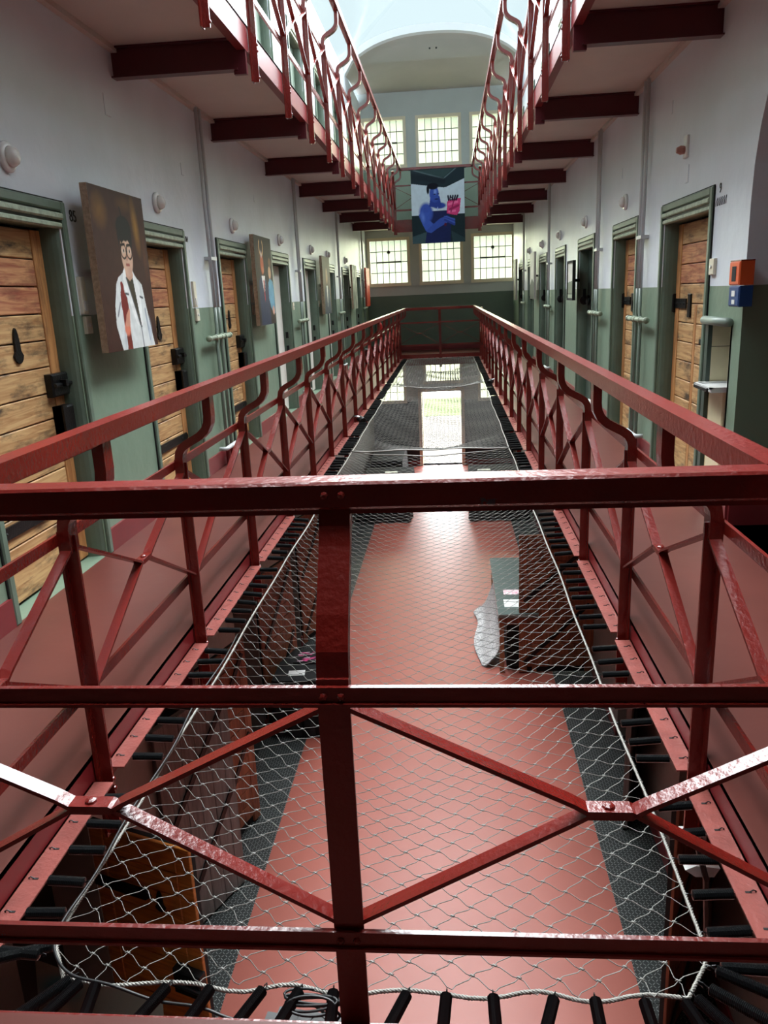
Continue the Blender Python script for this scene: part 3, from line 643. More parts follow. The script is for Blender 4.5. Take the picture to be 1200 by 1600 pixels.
# ------------------------------------------------------------------ niche with tiles and basin
t = empty('service_niche', (WR, 5.75, 0), kind='structure', label='open niche lined with cream tiles beside the arch', cat='niche')
m = MB(); m.box(WR, WR+.6, NI[0]-.03, NI[0], 0, 1.36); part('side_panel', m, GREEN, t)
m = MB(); m.box(WR, WR+.6, NI[1]-.03, NI[1]+.02, 0, 1.36); part('side_panel', m, GREEND, t)
part('frame_post', MB().box(WR-.02, WR+.01, NI[1]-.045, NI[1]+.02, 0, 1.36), GREEND, t)
m = MB(); m.tube([(WR-.03, NI[0]-.04, 1.345), (WR-.03, NI[1]+.03, 1.345)], .03, 12); part('pipe_lintel', m, PIPE, t, smooth=True)
tm = MB().cham(0, .012, -.1995, .1995, -.1475, .1475, .003, '-y')
tm = MB(); tm.cham(-.148, .148, -.012, 0, -.148, .148, .003, '-y'); tme = tm.mesh('tile', TILE)
for i in range(2):
    for j in range(5): link('tile', tme, t, (.15+i*.30, NI[1]-.032-5.75, .11+j*.30-.0))
tm2 = MB(); tm2.cham(0, .012, -.148, .148, -.148, .148, .003, '-x'); tme2 = tm2.mesh('tile', TILE)
for i in range(2):
    for j in range(5): link('tile', tme2, t, (.59, -.15+i*.30+.07, .11+j*.30))
t = empty('wash_basin', (WR+.1, 5.75, .55), label='white enamel basin top sticking out of the tiled niche', cat='basin')
m = MB(); m.cham(WR-.10, WR+.45, 5.56, 5.93, .875, .90, .008, '-x'); m.box(WR-.10, WR+.45, 5.56, 5.58, .90, .912); m.box(WR-.10, WR-.08, 5.56, 5.93, .90, .912); m.box(WR-.10, WR+.45, 5.91, 5.93, .90, .912); part('basin_top', m, WHITE, t)
part('rubber_edge', MB().cham(WR-.112, WR-.10, 5.60, 5.90, .878, .905, .004, '-x'), BLK, t)
part('basin_body', MB().cham(WR+.0, WR+.42, 5.59, 5.90, .0, .875, .01, '-x'), TILE, t)

# ------------------------------------------------------------------ wall fittings
def wall_lamp(x, s, y, z, label):
    t = empty('wall_lamp', (x, y, z), label=label, cat='lamp', group='round bulkhead lamps over the doors')
    m = MB(); m.lathe([(.078, 0), (.080, .018), (.07, .028), (.056, .029)], (s,0,0), (x, y, z), 20); part('base', m, WHITE, t, smooth=True)
    m = MB(); m.lathe([(.054, .025), (.053, .045), (.042, .065), (.02, .076), (0, .078)], (s,0,0), (x, y, z), 18); part('glass_dome', m, LAMPG, t, smooth=True)
LY = [4.41, 6.67, 8.98, 11.47, 14.1, 16.0, 18.8]; LN = ['over the door numbered 85', 'beyond the big portrait canvas', 'beside the horned figure painting', 'over the first pale doorway', 'over the second pale doorway', 'over the third pale doorway', 'over the fourth pale doorway']
for y, n in zip(LY, LN): wall_lamp(WL, 1, y, 2.42, f'round white bulkhead lamp {n}')
RY = [8.93, 11.38, 13.94, 16.5, 19.0]; RN = ['over the second pine door', 'over the first dark green door', 'over the second dark green door', 'over the third dark green door', 'over the fourth dark green door']
for y, n in zip(RY, RN): wall_lamp(WR, -1, y, 2.44, f'round white bulkhead lamp {n}')
t = empty('motion_sensor', (WR, 6.80, 2.62), label='small white sensor on a plate over the first pine door', cat='sensor')
part('plate', MB().cham(WR, WR-.02, 6.74, 6.84, 2.54, 2.70, .005, '-x'), WHITE, t); m = MB(); m.lathe([(.03, .02), (.034, .05), (.02, .08), (0, .082)], (-1,0,0), (WR, 6.80, 2.60), 12); part('sensor_head', m, mat('sensor_lens', (170,120,110), .3), t)
def pipes(x, s, y, label, cap=True):
    t = empty('heating_pipes', (x, y, 0), label=label, cat='pipe', group='heating pipe risers on the side walls')
    xx = x+s*.05
    for k, dy in ((0, -.05), (1, .07)):
        m = MB(); yy = y+dy
        m.tube([(xx, yy, 3.37), (xx, yy, 1.575)], .017, 8); part('riser', m, PIPEW, t, smooth=True)
        m = MB(); m.tube([(xx, yy, 1.575), (xx, yy, 1.36)]+([(xx, yy-.04, 1.30), (xx, yy-.04, 0.02)] if k == 0 else [(xx, yy, .02)]), .017, 8); part('riser', m, PIPE, t, smooth=True)
    for zz in (1.29, .20):
        m = MB(); m.tube([(x+s*.075, y-.42, zz), (x+s*.075, y+.30, zz)] if zz > 1 else [(x+s*.03, y-.30, zz), (x+s*.09, y-.30, zz), (x+s*.10, y-.28, zz), (x+s*.10, y+.06, zz)], .022, 8); 
        if zz > 1:
            for yy in (y-.42, y-.2, y-.02, y+.1, y+.3): m.lathe([(.028, -.02), (.03, -.01), (.03, .01), (.028, .02)], (0,1,0), (x+s*.075, yy, zz), 10)
        part('branch_pipe', m, GREENW if zz > 1 else PIPEW, t, smooth=True)
    m = MB(); m.box(x+s*.001, x+s*.075, y-.085, y+.105, 2.02, 2.05); part('pipe_clamp', m, PIPEW, t)
    for dy in (-.09, .07): m = MB(); m.tube([(xx, y+dy, .16), (xx, y+dy, 0)], .021, 8); part('pipe_foot', m, SKIRT, t)
for y, l in ((7.93, 'paired heating pipes between the second and third pine doors of the portrait wall'), (12.65, 'paired heating pipes after the first pale doorway'), (17.35, 'paired heating pipes after the third pale doorway'), (22.3, 'paired heating pipes near the far corner by the red canvas')): pipes(WL, 1, y, l)
for y, l in ((7.98, 'paired heating pipes between the two pine doors of the alarm-box wall'), (10.25, 'paired heating pipes between pine door and first dark green door'), (15.1, 'paired heating pipes after the second dark green door'), (20.0, 'paired heating pipes after the fourth dark green door')): pipes(WR, -1, y, l)
def switch(x, s, y, z, w_, h_, label, name='light_switch'):
    t = empty(name, (x, y, z), label=label, cat='switch'); fc = '+x' if s > 0 else '-x'
    part('plate', MB().cham(x, x+s*.022, y-w_/2, y+w_/2, z-h_/2, z+h_/2, .004, fc), PLASTIC, t); m = MB(); m.lathe([(.012, .02), (.012, .03), (0, .032)], (s,0,0), (x, y, z), 8) if name == 'light_switch' else m.box(x+s*.022, x+s*.028, y-w_*.3, y+w_*.3, z-h_*.42, z-h_*.15); part('button', m, WHITE, t)
switch(WL, 1, 5.08, 1.70, .075, .23, 'long ivory call panel beside the door numbered 85', 'call_panel'); switch(WL, 1, 5.10, 1.515, .085, .11, 'small ivory switch under the long call panel by door 85')
switch(WL, 1, 7.40, 1.70, .075, .23, 'long ivory call panel beyond the second pine door', 'call_panel'); switch(WL, 1, 7.42, 1.515, .085, .11, 'small ivory switch under the second long call panel')
switch(WL, 1, 9.63, 1.70, .075, .20, 'long ivory call panel before the horned figure painting', 'call_panel'); switch(WL, 1, 9.64, 1.515, .085, .11, 'small ivory switch beside the horned figure painting')
switch(WL, 1, 12.15, 1.515, .085, .11, 'small ivory switch after the first pale doorway'); switch(WL, 1, 14.62, 1.515, .085, .11, 'small ivory switch after the second pale doorway')
switch(WR, -1, 5.96, 1.71, .10, .11, 'ivory switch beside the first pine door near the alarm boxes')
switch(WR, -1, 8.20, 1.66, .06, .22, 'narrow ivory panel between heating pipes and second pine door', 'call_panel')
# alarm boxes
t = empty('fire_alarm_box', (WR, 5.28, 1.58), label='orange alarm box with a small dark window', cat='alarm')
part('housing', MB().cham(WR, WR-.09, 5.19, 5.37, 1.582, 1.725, .008, '-x'), ORANGE, t); part('window', MB().box(WR-.092, WR-.086, 5.245, 5.315, 1.605, 1.695), DARK, t); part('lid', MB().box(WR-.085, WR-.0, 5.185, 5.375, 1.725, 1.732), RED, t)
t = empty('door_release_box', (WR, 5.28, 1.45), label='dark blue release box directly under the orange alarm box', cat='alarm')
part('housing', MB().cham(WR, WR-.085, 5.19, 5.37, 1.452, 1.578, .008, '-x'), BLUE, t); m = MB(); m.box(WR-.088, WR-.083, 5.25, 5.31, 1.515, 1.55); m.box(WR-.088, WR-.083, 5.25, 5.30, 1.468, 1.495); part('instruction_plate', m, WHITE, t)
part('door_frame_lamp', MB(), WHITE) if False else None
def text(body, size, loc, rot, mt, name, label, ext=.0015):
    c = bpy.data.curves.new(name, 'FONT'); c.body = body; c.size = size; c.extrude = ext; c.align_x = 'CENTER'; c.align_y = 'CENTER'; c.materials.append(mt)
    tmp = bpy.data.objects.new('tmp', c); COL.objects.link(tmp); me = bpy.data.meshes.new_from_object(tmp.evaluated_get(bpy.context.evaluated_depsgraph_get())); bpy.data.objects.remove(tmp)
    o = link(name, me, None, loc, rot); return tag(o, label, 'number')
text('85', .10, (WL+.002, 5.12, 2.18), (PI/2, 0, PI/2), BLACK, 'door_number', 'black painted number 85 beside the nearest pine door'.replace('nearest ', ''))
text('84', .07, (WL+.002, 7.37, 2.18), (PI/2, 0, PI/2), BLACK, 'door_number', 'black painted number beside the second pine door of the portrait wall')
text('9', .09, (WR-.002, 5.93, 2.22), (PI/2, 0, -PI/2), BLACK, 'door_number', 'black painted digit over the small scrawl by the pine door')
m = MB()
for k in range(5):
    q = [(WR-.003, 5.86+k*.032+rnd.uniform(-.01, .01), 2.12+rnd.uniform(-.02, .02)) for _ in range(2)]
    m.tube([(WR-.002, 5.80+k*.045, 2.11), (WR-.002, 5.79+k*.045, 2.165), (WR-.002, 5.82+k*.045, 2.14), (WR-.002, 5.83+k*.045, 2.11)], .0018, 4)
part('wall_scrawl', m, BLACK, label='small black handwritten scrawl beside the pine door on the alarm-box wall', cat='writing')

# ------------------------------------------------------------------ pictures (flat painted canvases)
def vcol_mat(name, rough=.55):
    m = bpy.data.materials.new(name); m.use_nodes = True; N = m.node_tree.nodes; a = N.new('ShaderNodeAttribute'); a.attribute_name = 'paint'
    m.node_tree.links.new(a.outputs['Color'], N['Principled BSDF'].inputs['Base Color']); N['Principled BSDF'].inputs['Roughness'].default_value = rough; N['Principled BSDF'].inputs['Specular IOR Level'].default_value = .15; return m
PAINT = vcol_mat('oil_paint'); PRINT = vcol_mat('printed_banner', .6)
class Art:
    def __init__(s, w_, h_, n, base):
        s.nx = max(8, int(n*w_/max(w_, h_))); s.ny = max(8, int(n*h_/max(w_, h_))); s.w, s.h = w_, h_
        s.U, s.V = np.meshgrid(np.linspace(0, 1, s.nx+1), np.linspace(0, 1, s.ny+1)); s.C = np.zeros(s.U.shape+(3,)); s.C[:] = lin(base)[:3]; s.rs = np.random.RandomState(3)
    def put(s, a, col): a = np.clip(a, 0, 1)[..., None]; s.C = s.C*(1-a)+np.array(lin(col)[:3])*a
    def ell(s, cx, cy, rx, ry, col, soft=.08, rot=0, op=1):
        c, n = math.cos(rot), math.sin(rot); dx, dy = s.U-cx, s.V-cy; d = np.sqrt(((dx*c+dy*n)/rx)**2+((-dx*n+dy*c)/ry)**2); s.put(op*(1-np.clip((d-1+soft)/soft, 0, 1)), col)
    def ring(s, cx, cy, rx, ry, t_, col): d = np.sqrt(((s.U-cx)/rx)**2+((s.V-cy)/ry)**2); s.put(1-np.clip((abs(d-1)-t_)/(t_*.7), 0, 1), col)
    def poly(s, pts, col, op=1):
        ins = np.zeros(s.U.shape, bool); n = len(pts)
        for i in range(n):
            (x0, y0), (x1, y1) = pts[i], pts[(i+1) % n]
            if y0 == y1: continue
            c = ((y0 > s.V) != (y1 > s.V)) & (s.U < (x1-x0)*(s.V-y0)/(y1-y0)+x0); ins ^= c
        s.put(ins*op, col)
    def line(s, p, q, t_, col, op=1):
        px, py = p; dx, dy = q[0]-px, q[1]-py; k = np.clip(((s.U-px)*dx+(s.V-py)*dy)/(dx*dx+dy*dy+1e-9), 0, 1); d = np.hypot(s.U-px-k*dx, (s.V-py-k*dy)); s.put(op*(1-np.clip((d-t_)/(t_*.6+.002), 0, 1)), col)
    def noise(s, amp): 
        a = s.rs.rand(s.ny//6+3, s.nx//6+3); yy = np.linspace(0, a.shape[0]-1.01, s.ny+1); xx = np.linspace(0, a.shape[1]-1.01, s.nx+1); y0 = yy.astype(int); x0 = xx.astype(int); fy = (yy-y0)[:, None]; fx = (xx-x0)[None, :]
        v = a[y0][:, x0]*(1-fy)*(1-fx)+a[y0+1][:, x0]*fy*(1-fx)+a[y0][:, x0+1]*(1-fy)*fx+a[y0+1][:, x0+1]*fy*fx; s.C = np.clip(s.C*(1+amp*(v-.5))[..., None], 0, 1)
    def mesh(s, name, P0, UX, VY, mt):
        """P0 lower left corner, UX and VY edge vectors"""
        P = np.array(P0)+s.U[..., None]*np.array(UX)+s.V[..., None]*np.array(VY); n1 = s.nx+1
        idx = (np.arange(s.ny)[:, None]*n1+np.arange(s.nx)[None, :]).ravel(); f = np.stack([idx, idx+1, idx+1+n1, idx+n1], 1)
        me = bpy.data.meshes.new(name); me.from_pydata(P.reshape(-1, 3).tolist(), [], f.tolist()); me.materials.append(mt)
        at = me.color_attributes.new('paint', 'FLOAT_COLOR', 'POINT'); at.data.foreach_set('color', np.concatenate([s.C.reshape(-1, 3), np.ones((s.U.size, 1))], 1).ravel()); return me
def hang(art, x, s, y0, y1, z0, z1, label, edge=CANVAS, frame=None, th=.045):
    """canvas on a side wall; image x axis runs so that it reads correctly from the room"""
    t = empty('painting' if frame is None else 'framed_picture', (x, (y0+y1)/2, z0), label=label, cat='painting')
    # x is the front plane
    a, b = (y0, y1) if s > 0 else (y1, y0)
    me = art.mesh('picture', (x+s*.001, a, z0), (0, b-a, 0), (0, 0, z1-z0), PAINT); me.transform(Matrix.Translation(-Vector(t.location))); link('picture', me, t)
    part('canvas', MB().box(x-s*th, x, y0, y1, z0, z1), edge, t)
    part('hanging_bracket', MB().box(x-s*th, WL if s > 0 else WR, (y0+y1)/2-.02, (y0+y1)/2+.02, (z0+z1)/2-.02, (z0+z1)/2+.02), DARK, t)
    if frame:
        m = MB(); f = .03
        m.box(x-s*th, x+s*.012, y0-f, y0, z0-f, z1+f); m.box(x-s*th, x+s*.012, y1, y1+f, z0-f, z1+f); m.box(x-s*th, x+s*.012, y0, y1, z0-f, z0); m.box(x-s*th, x+s*.012, y0, y1, z1, z1+f); part('frame', m, frame, t)
# portrait of a young person in glasses and a white coat, holding a red bottle
A = Art(1.0, 1.05, 190, (58,30,24))
A.ell(.15, .86, .16, .13, (120,84,38), .9, op=.75); A.ell(.80, .80, .08, .22, (150,108,44), .9, .15, .8); A.ell(.62, .93, .2, .06, (96,64,30), .9, op=.6); A.ell(.93, .62, .06, .2, (92,52,30), .9, op=.6)
A.poly([(.27,.0),(.20,.16),(.22,.28),(.29,.42),(.34,.46),(.47,.505),(.60,.50),(.70,.46),(.79,.42),(.84,.25),(.93,.0)], (206,210,210))
A.poly([(.45,.47),(.50,.50),(.62,.50),(.66,.44),(.70,.13),(.62,.17)], (58,52,38)); A.poly([(.44,.50),(.50,.54),(.49,.46),(.66,.14),(.60,.16),(.43,.40)], (224,226,226)); A.poly([(.64,.50),(.60,.54),(.62,.46),(.69,.14),(.73,.17),(.74,.42)], (226,228,228))
A.line((.49,.46), (.68,.13), .005, (90,94,100)); A.line((.68,.13), (.69,.0), .006, (110,114,120)); A.line((.25,.22), (.32,.30), .006, (120,124,130)); A.line((.84,.05), (.80,.25), .01, (150,160,172)); A.ell(.86, .10, .05, .12, (172,182,196), .8, op=.8); A.ell(.34, .06, .04, .1, (170,178,186), .8, op=.7); A.line((.72,.34), (.78,.33), .005, (70,74,80)); A.line((.44,.36), (.50,.355), .005, (70,74,80))
A.poly([(.49,.47),(.50,.56),(.62,.56),(.63,.47),(.56,.44)], (188,148,128)); A.ell(.56, .61, .115, .145, (200,164,142), .12); A.ell(.565, .50, .06, .035, (196,158,138), .3)
A.ell(.555, .775, .15, .085, (18,16,18), .12); A.poly([(.415,.74),(.428,.655),(.455,.705),(.49,.675),(.525,.70),(.545,.735),(.565,.69),(.60,.71),(.64,.68),(.675,.65),(.70,.74),(.62,.84),(.50,.84)], (20,18,20)); A.line((.55,.82), (.52,.90), .006, (18,16,18))
for cx in (.505, .615): A.ell(cx, .632, .034, .018, (208,188,170), .3); A.ell(cx+.004, .634, .013, .015, (40,26,20), .3); A.ring(cx, .630, .052, .046, .10, (34,22,20)); A.line((cx-.04,.668), (cx+.03,.675), .006, (34,24,22))
A.line((.553,.632), (.567,.632), .006, (34,22,20)); A.line((.56,.60), (.552,.578), .006, (160,110,96)); A.line((.53,.545), (.585,.545), .006, (146,74,66))
A.poly([(.365,.43),(.365,.395),(.345,.36),(.335,.28),(.35,.24),(.345,.16),(.40,.13),(.46,.16),(.47,.24),(.465,.33),(.425,.37),(.415,.42),(.39,.44)], (112,30,28)); A.poly([(.36,.0),(.37,.13),(.45,.12),(.46,.0)], (110,40,30))
A.ell(.40, .135, .065, .055, (206,120,96), .3); 
for k in range(4): A.line((.385+.02*k,.16), (.415+.018*k,.215+.012*k), .009, (200,140,118))
A.noise(.25)
hang(A, -2.20, 1, 5.04, 5.94, 1.335, 2.365, 'large portrait canvas of a figure in glasses and white coat holding a red bottle')
B = Art(.8, 1.05, 110, (40,24,22))
B.ell(.3, .75, .25, .2, (74,48,34), .9); B.poly([(.12,.0),(.10,.30),(.14,.50),(.30,.56),(.55,.52),(.66,.42),(.70,.0)], (38,44,72)); B.poly([(.30,.56),(.42,.30),(.50,.56)], (222,216,214)); B.poly([(.385,.50),(.42,.52),(.45,.50),(.44,.30),(.42,.26),(.40,.30)], (160,40,44))
B.ell(.38, .70, .10, .14, (176,84,52), .2); B.ell(.42, .63, .06, .05, (190,110,80), .4); B.ring(.38, .88, .11, .09, .12, (196,150,110)); B.ell(.38, .97, .09, .06, (40,24,22), .2); B.ell(.37, .80, .03, .05, (190,180,190), .4)
B.poly([(.66,.30),(.68,.48),(.78,.54),(.95,.50),(1,.40),(1,.12),(.86,.14),(.74,.2)], (96,146,172)); B.ell(.80, .60, .09, .08, (196,150,120), .2); B.ell(.84, .72, .09, .06, (104,72,50), .3); B.ell(.9, .16, .08, .06, (196,150,130), .3); B.noise(.3)
hang(B, -2.23, 1, 9.45, 10.35, 1.33, 2.36, 'canvas of a horned figure in a dark suit with red tie')
Cc = Art(.8, 1.0, 70, (70,50,34)); Cc.ell(.5, .66, .16, .16, (150,112,80), .5); Cc.poly([(.1,0),(.18,.4),(.4,.5),(.62,.5),(.84,.4),(.95,0)], (40,48,64)); Cc.poly([(.42,.5),(.5,.12),(.6,.5)], (210,208,200)); Cc.noise(.6)
hang(Cc, -2.23, 1, 14.55, 15.45, 1.33, 2.34, 'brown canvas of a figure in a dark jacket between pale doorways')
Dd = Art(.8, 1.0, 60, (96,102,88)); [Dd.ell(rnd.random(), rnd.random(), .2, .1, rnd.choice([(150,156,140), (60,66,56), (120,126,110)]), .6, rnd.random()*3) for _ in range(16)]
hang(Dd, -2.23, 1, 19.1, 20.0, 1.33, 2.33, 'mottled grey-green canvas beyond the fourth pale doorway')
Ee = Art(.8, 1.0, 40, (214,84,66)); Ee.noise(.2); hang(Ee, -2.24, 1, 22.45, 23.35, 1.33, 2.36, 'bright red canvas in the far corner', edge=mat('red_canvas_edge', (214,84,66), .7))
Ff = Art(.6, .5, 60, (214,214,206)); Ff.poly([(0,0),(1,0),(1,.12),(0,.12)], (150,160,140)); Ff.poly([(0,.12),(1,.12),(1,.5),(0,.45)], (120,128,110)); Ff.line((0,.12), (1,.12), .008, (30,30,30)); Ff.noise(.2)
hang(Ff, WR-.13, -1, 11.62, 12.12, 1.46, 1.94, 'small black-framed picture beside the first dark green door', edge=DARK, frame=DARK, th=.03)
Gg = Art(.8, 1.0, 50, (196,196,188)); Gg.poly([(0,0),(1,0),(1,.35),(.5,.45),(0,.3)], (60,66,60)); Gg.noise(.3)
hang(Gg, WR-.12, -1, 16.95, 17.75, 1.40, 2.33, 'pale canvas hanging beyond the third dark green door', edge=mat('pale_canvas_edge', (216,212,206), .8))
Hh = Art(.8, 1.0, 40, (150,150,138)); Hh.noise(.7); hang(Hh, WR-.12, -1, 21.5, 22.1, 1.34, 2.36, 'grey canvas near the far corner of the alarm-box wall', edge=mat('grey_canvas_edge', (200,198,190), .8))
# banner with the blue figure
K = Art(1.375, 1.79, 210, (26,44,50))
K.poly([(0,.39),(0,.83),(.30,.80),(.60,.76),(.66,.755),(1,.86),(1,.39)], (196,214,226)); K.poly([(0,1),(0,.82),(.62,.75),(1,.88),(1,1)], (30,46,54)); K.poly([(.10,1),(.60,.88),(.80,1)], (48,70,72)); K.line((.05,1), (.61,.87), .006, (84,104,108)); K.line((.61,.87), (.84,1), .006, (84,104,108)); K.line((.0,.92), (.61,.84), .03, (22,30,40), .7)
K.poly([(0,0),(0,.10),(.28,.16),(.28,0)], (60,84,90)); K.poly([(.76,0),(.74,.16),(1,.05),(1,0)], (44,66,72))
K.poly([(.24,0),(.28,.18),(.30,.32),(.36,.44),(.70,.44),(.74,.30),(.72,.0)], (26,36,84)); K.ell(.27, .42, .15, .16, (58,86,176), .3); K.poly([(.13,.40),(.20,.26),(.26,.17),(.36,.15),(.44,.19),(.40,.27),(.34,.31),(.34,.44)], (60,90,182)); K.poly([(.30,.20),(.52,.33),(.66,.37),(.76,.33),(.66,.27),(.48,.20),(.36,.14),(.27,.16)], (54,82,170)); K.ell(.21, .36, .05, .10, (98,130,214), .8, .2, .8)
K.ell(.52, .51, .15, .05, (46,70,156), .3); K.poly([(.33,.50),(.36,.64),(.53,.64),(.57,.48)], (42,64,146)); K.ell(.445, .605, .07, .06, (50,76,160), .2); K.ell(.43, .67, .095, .115, (56,84,172), .15); K.ell(.45, .70, .04, .06, (128,156,226), .7, op=.8); K.ell(.41, .775, .115, .05, (14,16,30), .2); K.ell(.315, .73, .03, .07, (14,16,30), .3); K.ell(.475, .60, .05, .012, (26,36,90), .4); K.ell(.44, .665, .03, .01, (16,22,60), .5); K.ell(.51, .67, .02, .01, (16,22,60), .5); K.ell(.49, .47, .012, .03, (150,176,226), .5)
K.poly([(.66,.40),(.67,.55),(.70,.585),(.93,.60),(.90,.42),(.85,.37),(.76,.38)], (206,62,120)); K.line((.70,.52), (.86,.55), .012, (232,110,160)); K.line((.72,.45), (.88,.50), .012, (150,34,84)); K.line((.70,.42), (.82,.43), .01, (232,110,160)); K.line((.8,.58), (.74,.42), .008, (150,34,84))
for k in range(5): K.line((.70+.035*k,.58), (.69+.045*k,.63), .011, (18,24,48))
K.ell(.74, .60, .03, .03, (18,24,48), .3); K.ell(.745, .595, .012, .012, (214,214,220), .3)
for k in range(4): K.line((.62,.35-.012*k), (.80,.31-.022*k), .011, (66,96,186) if k % 2 == 0 else (40,60,140))
K.ell(.63, .25, .03, .03, (90,26,50), .5); K.noise(.12)
t = empty('banner', (-.22, 21.82, 2.87), label='hanging banner of a blue figure holding a pink object', cat='banner')
me = K.mesh('print', (-.905, 21.815, 2.87), (1.375, 0, 0), (0, 0, 1.79), PRINT); me.transform(Matrix.Translation(-Vector(t.location))); link('print', me, t)
part('cloth_backing', MB().box(-.905, .47, 21.817, 21.824, 2.87, 4.66), mat('banner_cloth', (40,52,80), .8), t)
m = MB(); m.tube([(-.95, 21.83, 4.665), (.51, 21.83, 4.665)], .012, 8); part('hanging_rod', m, BLACK, t)

# ------------------------------------------------------------------ safety nets
RX = .90; SEAM = [1.62, 8.9, 15.6, 21.86]; ZR = -.11
def sagf(x, y, ya, yb):
    u = (x-XC)/RX; v = (y-ya)/(yb-ya)
    return ZR-.20*(1-u*u)*(min(1, v*6, (1-v)*6+.35) if yb < 21 else min(1, v*6+.35, (1-v)*4)) + .006*math.sin(9*x+5*y)
CELLX, CELLY = 2*RX/16, .101
def wobble(y, k): return .004*math.sin(y*2.1+k)+.003*math.sin(y*5.3+2*k)
SPR = MB()
nco = 40; L0 = .125
prof = [(.0045, .004)]
for i in range(nco): h = .006+i*(L0-.010)/nco; prof += [(.0140, h), (.0160, h+(L0-.010)/nco*.5)]
prof += [(.0140, L0-.004), (.004, L0-.002)]
SPR.lathe([(a, b*.80) for a, b in prof], (1,0,0), (0,0,0), 9)
SPR.tube([(.012, 0, 0), (.002, 0, .001), (-.006, 0, .006), (-.012, 0, .004), (-.012, 0, -.004), (-.005, 0, -.006)], .0017, 5)
SPR.tube([(L0*.78, 0, 0), (L0-.006, 0, 0), (L0+.008, 0, .003), (L0+.018, 0, .010), (L0+.024, 0, .006), (L0+.022, 0, -.002)], .0019, 5)
SPM = SPR.mesh('coil_spring', SPRING)
def net(k, label):
    ya, yb = SEAM[k], SEAM[k+1]
    t = empty('safety_net', (XC, ya, ZR), label=label, cat='net', group='wire safety nets across the void'); T = Vector(t.location)
    ny = int(round((yb-ya)/CELLY)); cy2 = (yb-ya)/ny; R = random.Random(k+3)
    # knots: row j (half cells), alternate offset
    rows = []
    for j in range(2*ny+1):
        y = ya+j*cy2/2; off = 0 if j % 2 == 0 else .5; row = []
        for i in range(17 if j % 2 == 0 else 16):
            x = XC-RX+(i+off)*CELLX; e = 0 if (i+off in (0, 16) or j in (0, 2*ny)) else 1
            yy = y+e*R.uniform(-.007, .007); xx = x+e*R.uniform(-.007, .007)
            xx += wobble(yy, 1)*(1-(i+off)/16)+wobble(yy, 4)*((i+off)/16)
            z = sagf(xx, yy, ya, yb)
            if e == 0 and i+off in (0, 16): z = ZR
            if k == 0: pl = .09*max(0, 1-(yy-ya)/.13)**1.4*abs((i+off)/8-1)**3; xx += pl if i+off < 8 else -pl
            row.append(Vector((xx, yy+(.0 if j not in (0, 2*ny) else 0), z)))
        rows.append(row)
    m = MB(); r = (.0015, .0024, .0030)[k]
    def wire(a, b, c1, c2):
        d = b-a; n_ = Vector((-d.y, d.x, 0)).normalized()
        m.tube([a, a+d*.22+n_*c1, a+d*.78+n_*c2, b], r, 3, caps=False)
    for j in range(2*ny):
        A_, B_ = rows[j], rows[j+1]
        if j % 2 == 0:
            for i in range(16): wire(A_[i], B_[i], .004, -.004); wire(A_[i+1], B_[i], .004, -.004)
        else:
            for i in range(16): wire(A_[i], B_[i], .004, -.004); wire(A_[i], B_[i+1], .004, -.004)
    if k == 0:
        for j in range(1, 2*ny):
            for p in rows[j]:
                q = p+Vector((0, 0, .001)); m.tube([q-Vector((.008, .001, 0)), q-Vector((.002, -.003, 0)), q+Vector((.003, -.002, 0)), q+Vector((.008, .001, 0))], [.0012, .003, .003, .0012], 4)
    m.v = [tuple(Vector(p)-T) for p in m.v]
    tag(link('wire_mesh', m.mesh('wire_mesh', STEEL, smooth=True), t), kind='stuff')
    # border rope
    per = []
    zc = lambda x, y: sagf(x, y, ya, yb)
    n1 = int((yb-ya)/.05)
    left = [Vector((XC-RX+wobble(ya+(yb-ya)*i/n1, 1), ya+(yb-ya)*i/n1, ZR)) for i in range(n1+1)]
    right = [Vector((XC+RX+wobble(ya+(yb-ya)*i/n1, 4), ya+(yb-ya)*i/n1, ZR)) for i in range(n1+1)]
    near = [Vector((XC-RX+2*RX*i/40+wobble(ya, 1), ya+(0.012*math.sin(i*.9) if k == 0 else 0), zc(XC-RX+2*RX*i/40, ya) if k else ZR-.010*math.sin(PI*i/40)+.004*math.sin(i*1.3))) for i in range(41)]
    if k == 0:   # rounded corners
        left[0] += Vector((.09, 0, 0)); left[1] += Vector((.055, .0, 0)); left[2] += Vector((.02, .0, 0)); right[0] += Vector((-.09, 0, 0)); right[1] += Vector((-.055, 0, 0)); right[2] += Vector((-.02, 0, 0)); near = near[3:-3]
    far = [Vector((XC-RX+2*RX*i/40+wobble(yb, 1), yb, zc(XC-RX+2*RX*i/40, yb))) for i in range(41)]
    loop = near+right+(far[::-1])+left[::-1]
    loop = [p for i, p in enumerate(loop) if i == 0 or (p-loop[i-1]).length > .004]
    m = MB()
    if k == 0:
        # three-strand laid rope
        fine = []; s = 0
        for a, b in zip(loop, loop[1:]+loop[:1]):
            L_ = (b-a).length; n_ = max(1, int(L_/.0075))
            for i in range(n_): fine.append((a.lerp(b, i/n_), (b-a).normalized(), s+L_*i/n_))
            s += L_
        for st in range(3):
            pts = []
            for p, d, q in fine:
                if p.y > 5.2: continue
                a = d.orthogonal().normalized() if False else Vector((0,0,1)); b = d.cross(a).normalized(); th = q/.030*2*PI+st*2*PI/3
                pts.append(p+a*.0033*math.cos(th)+b*.0033*math.sin(th))
            # split where the loop leaves the near stretch
            run = [pts[0]]
            for p in pts[1:]:
                if (p-run[-1]).length > .2: m.tube(run, .0034, 5); run = [p]
                else: run.append(p)
            m.tube(run, .0034, 5)
        m.tube([p for p in loop if p.y > 5.1 and p.x < XC and abs(p.y-yb) > .01], .006, 6); m.tube([p for p in loop if p.y > 5.1 and p.x > XC and abs(p.y-yb) > .01], .006, 6); m.tube(far, .007, 6)
    else:
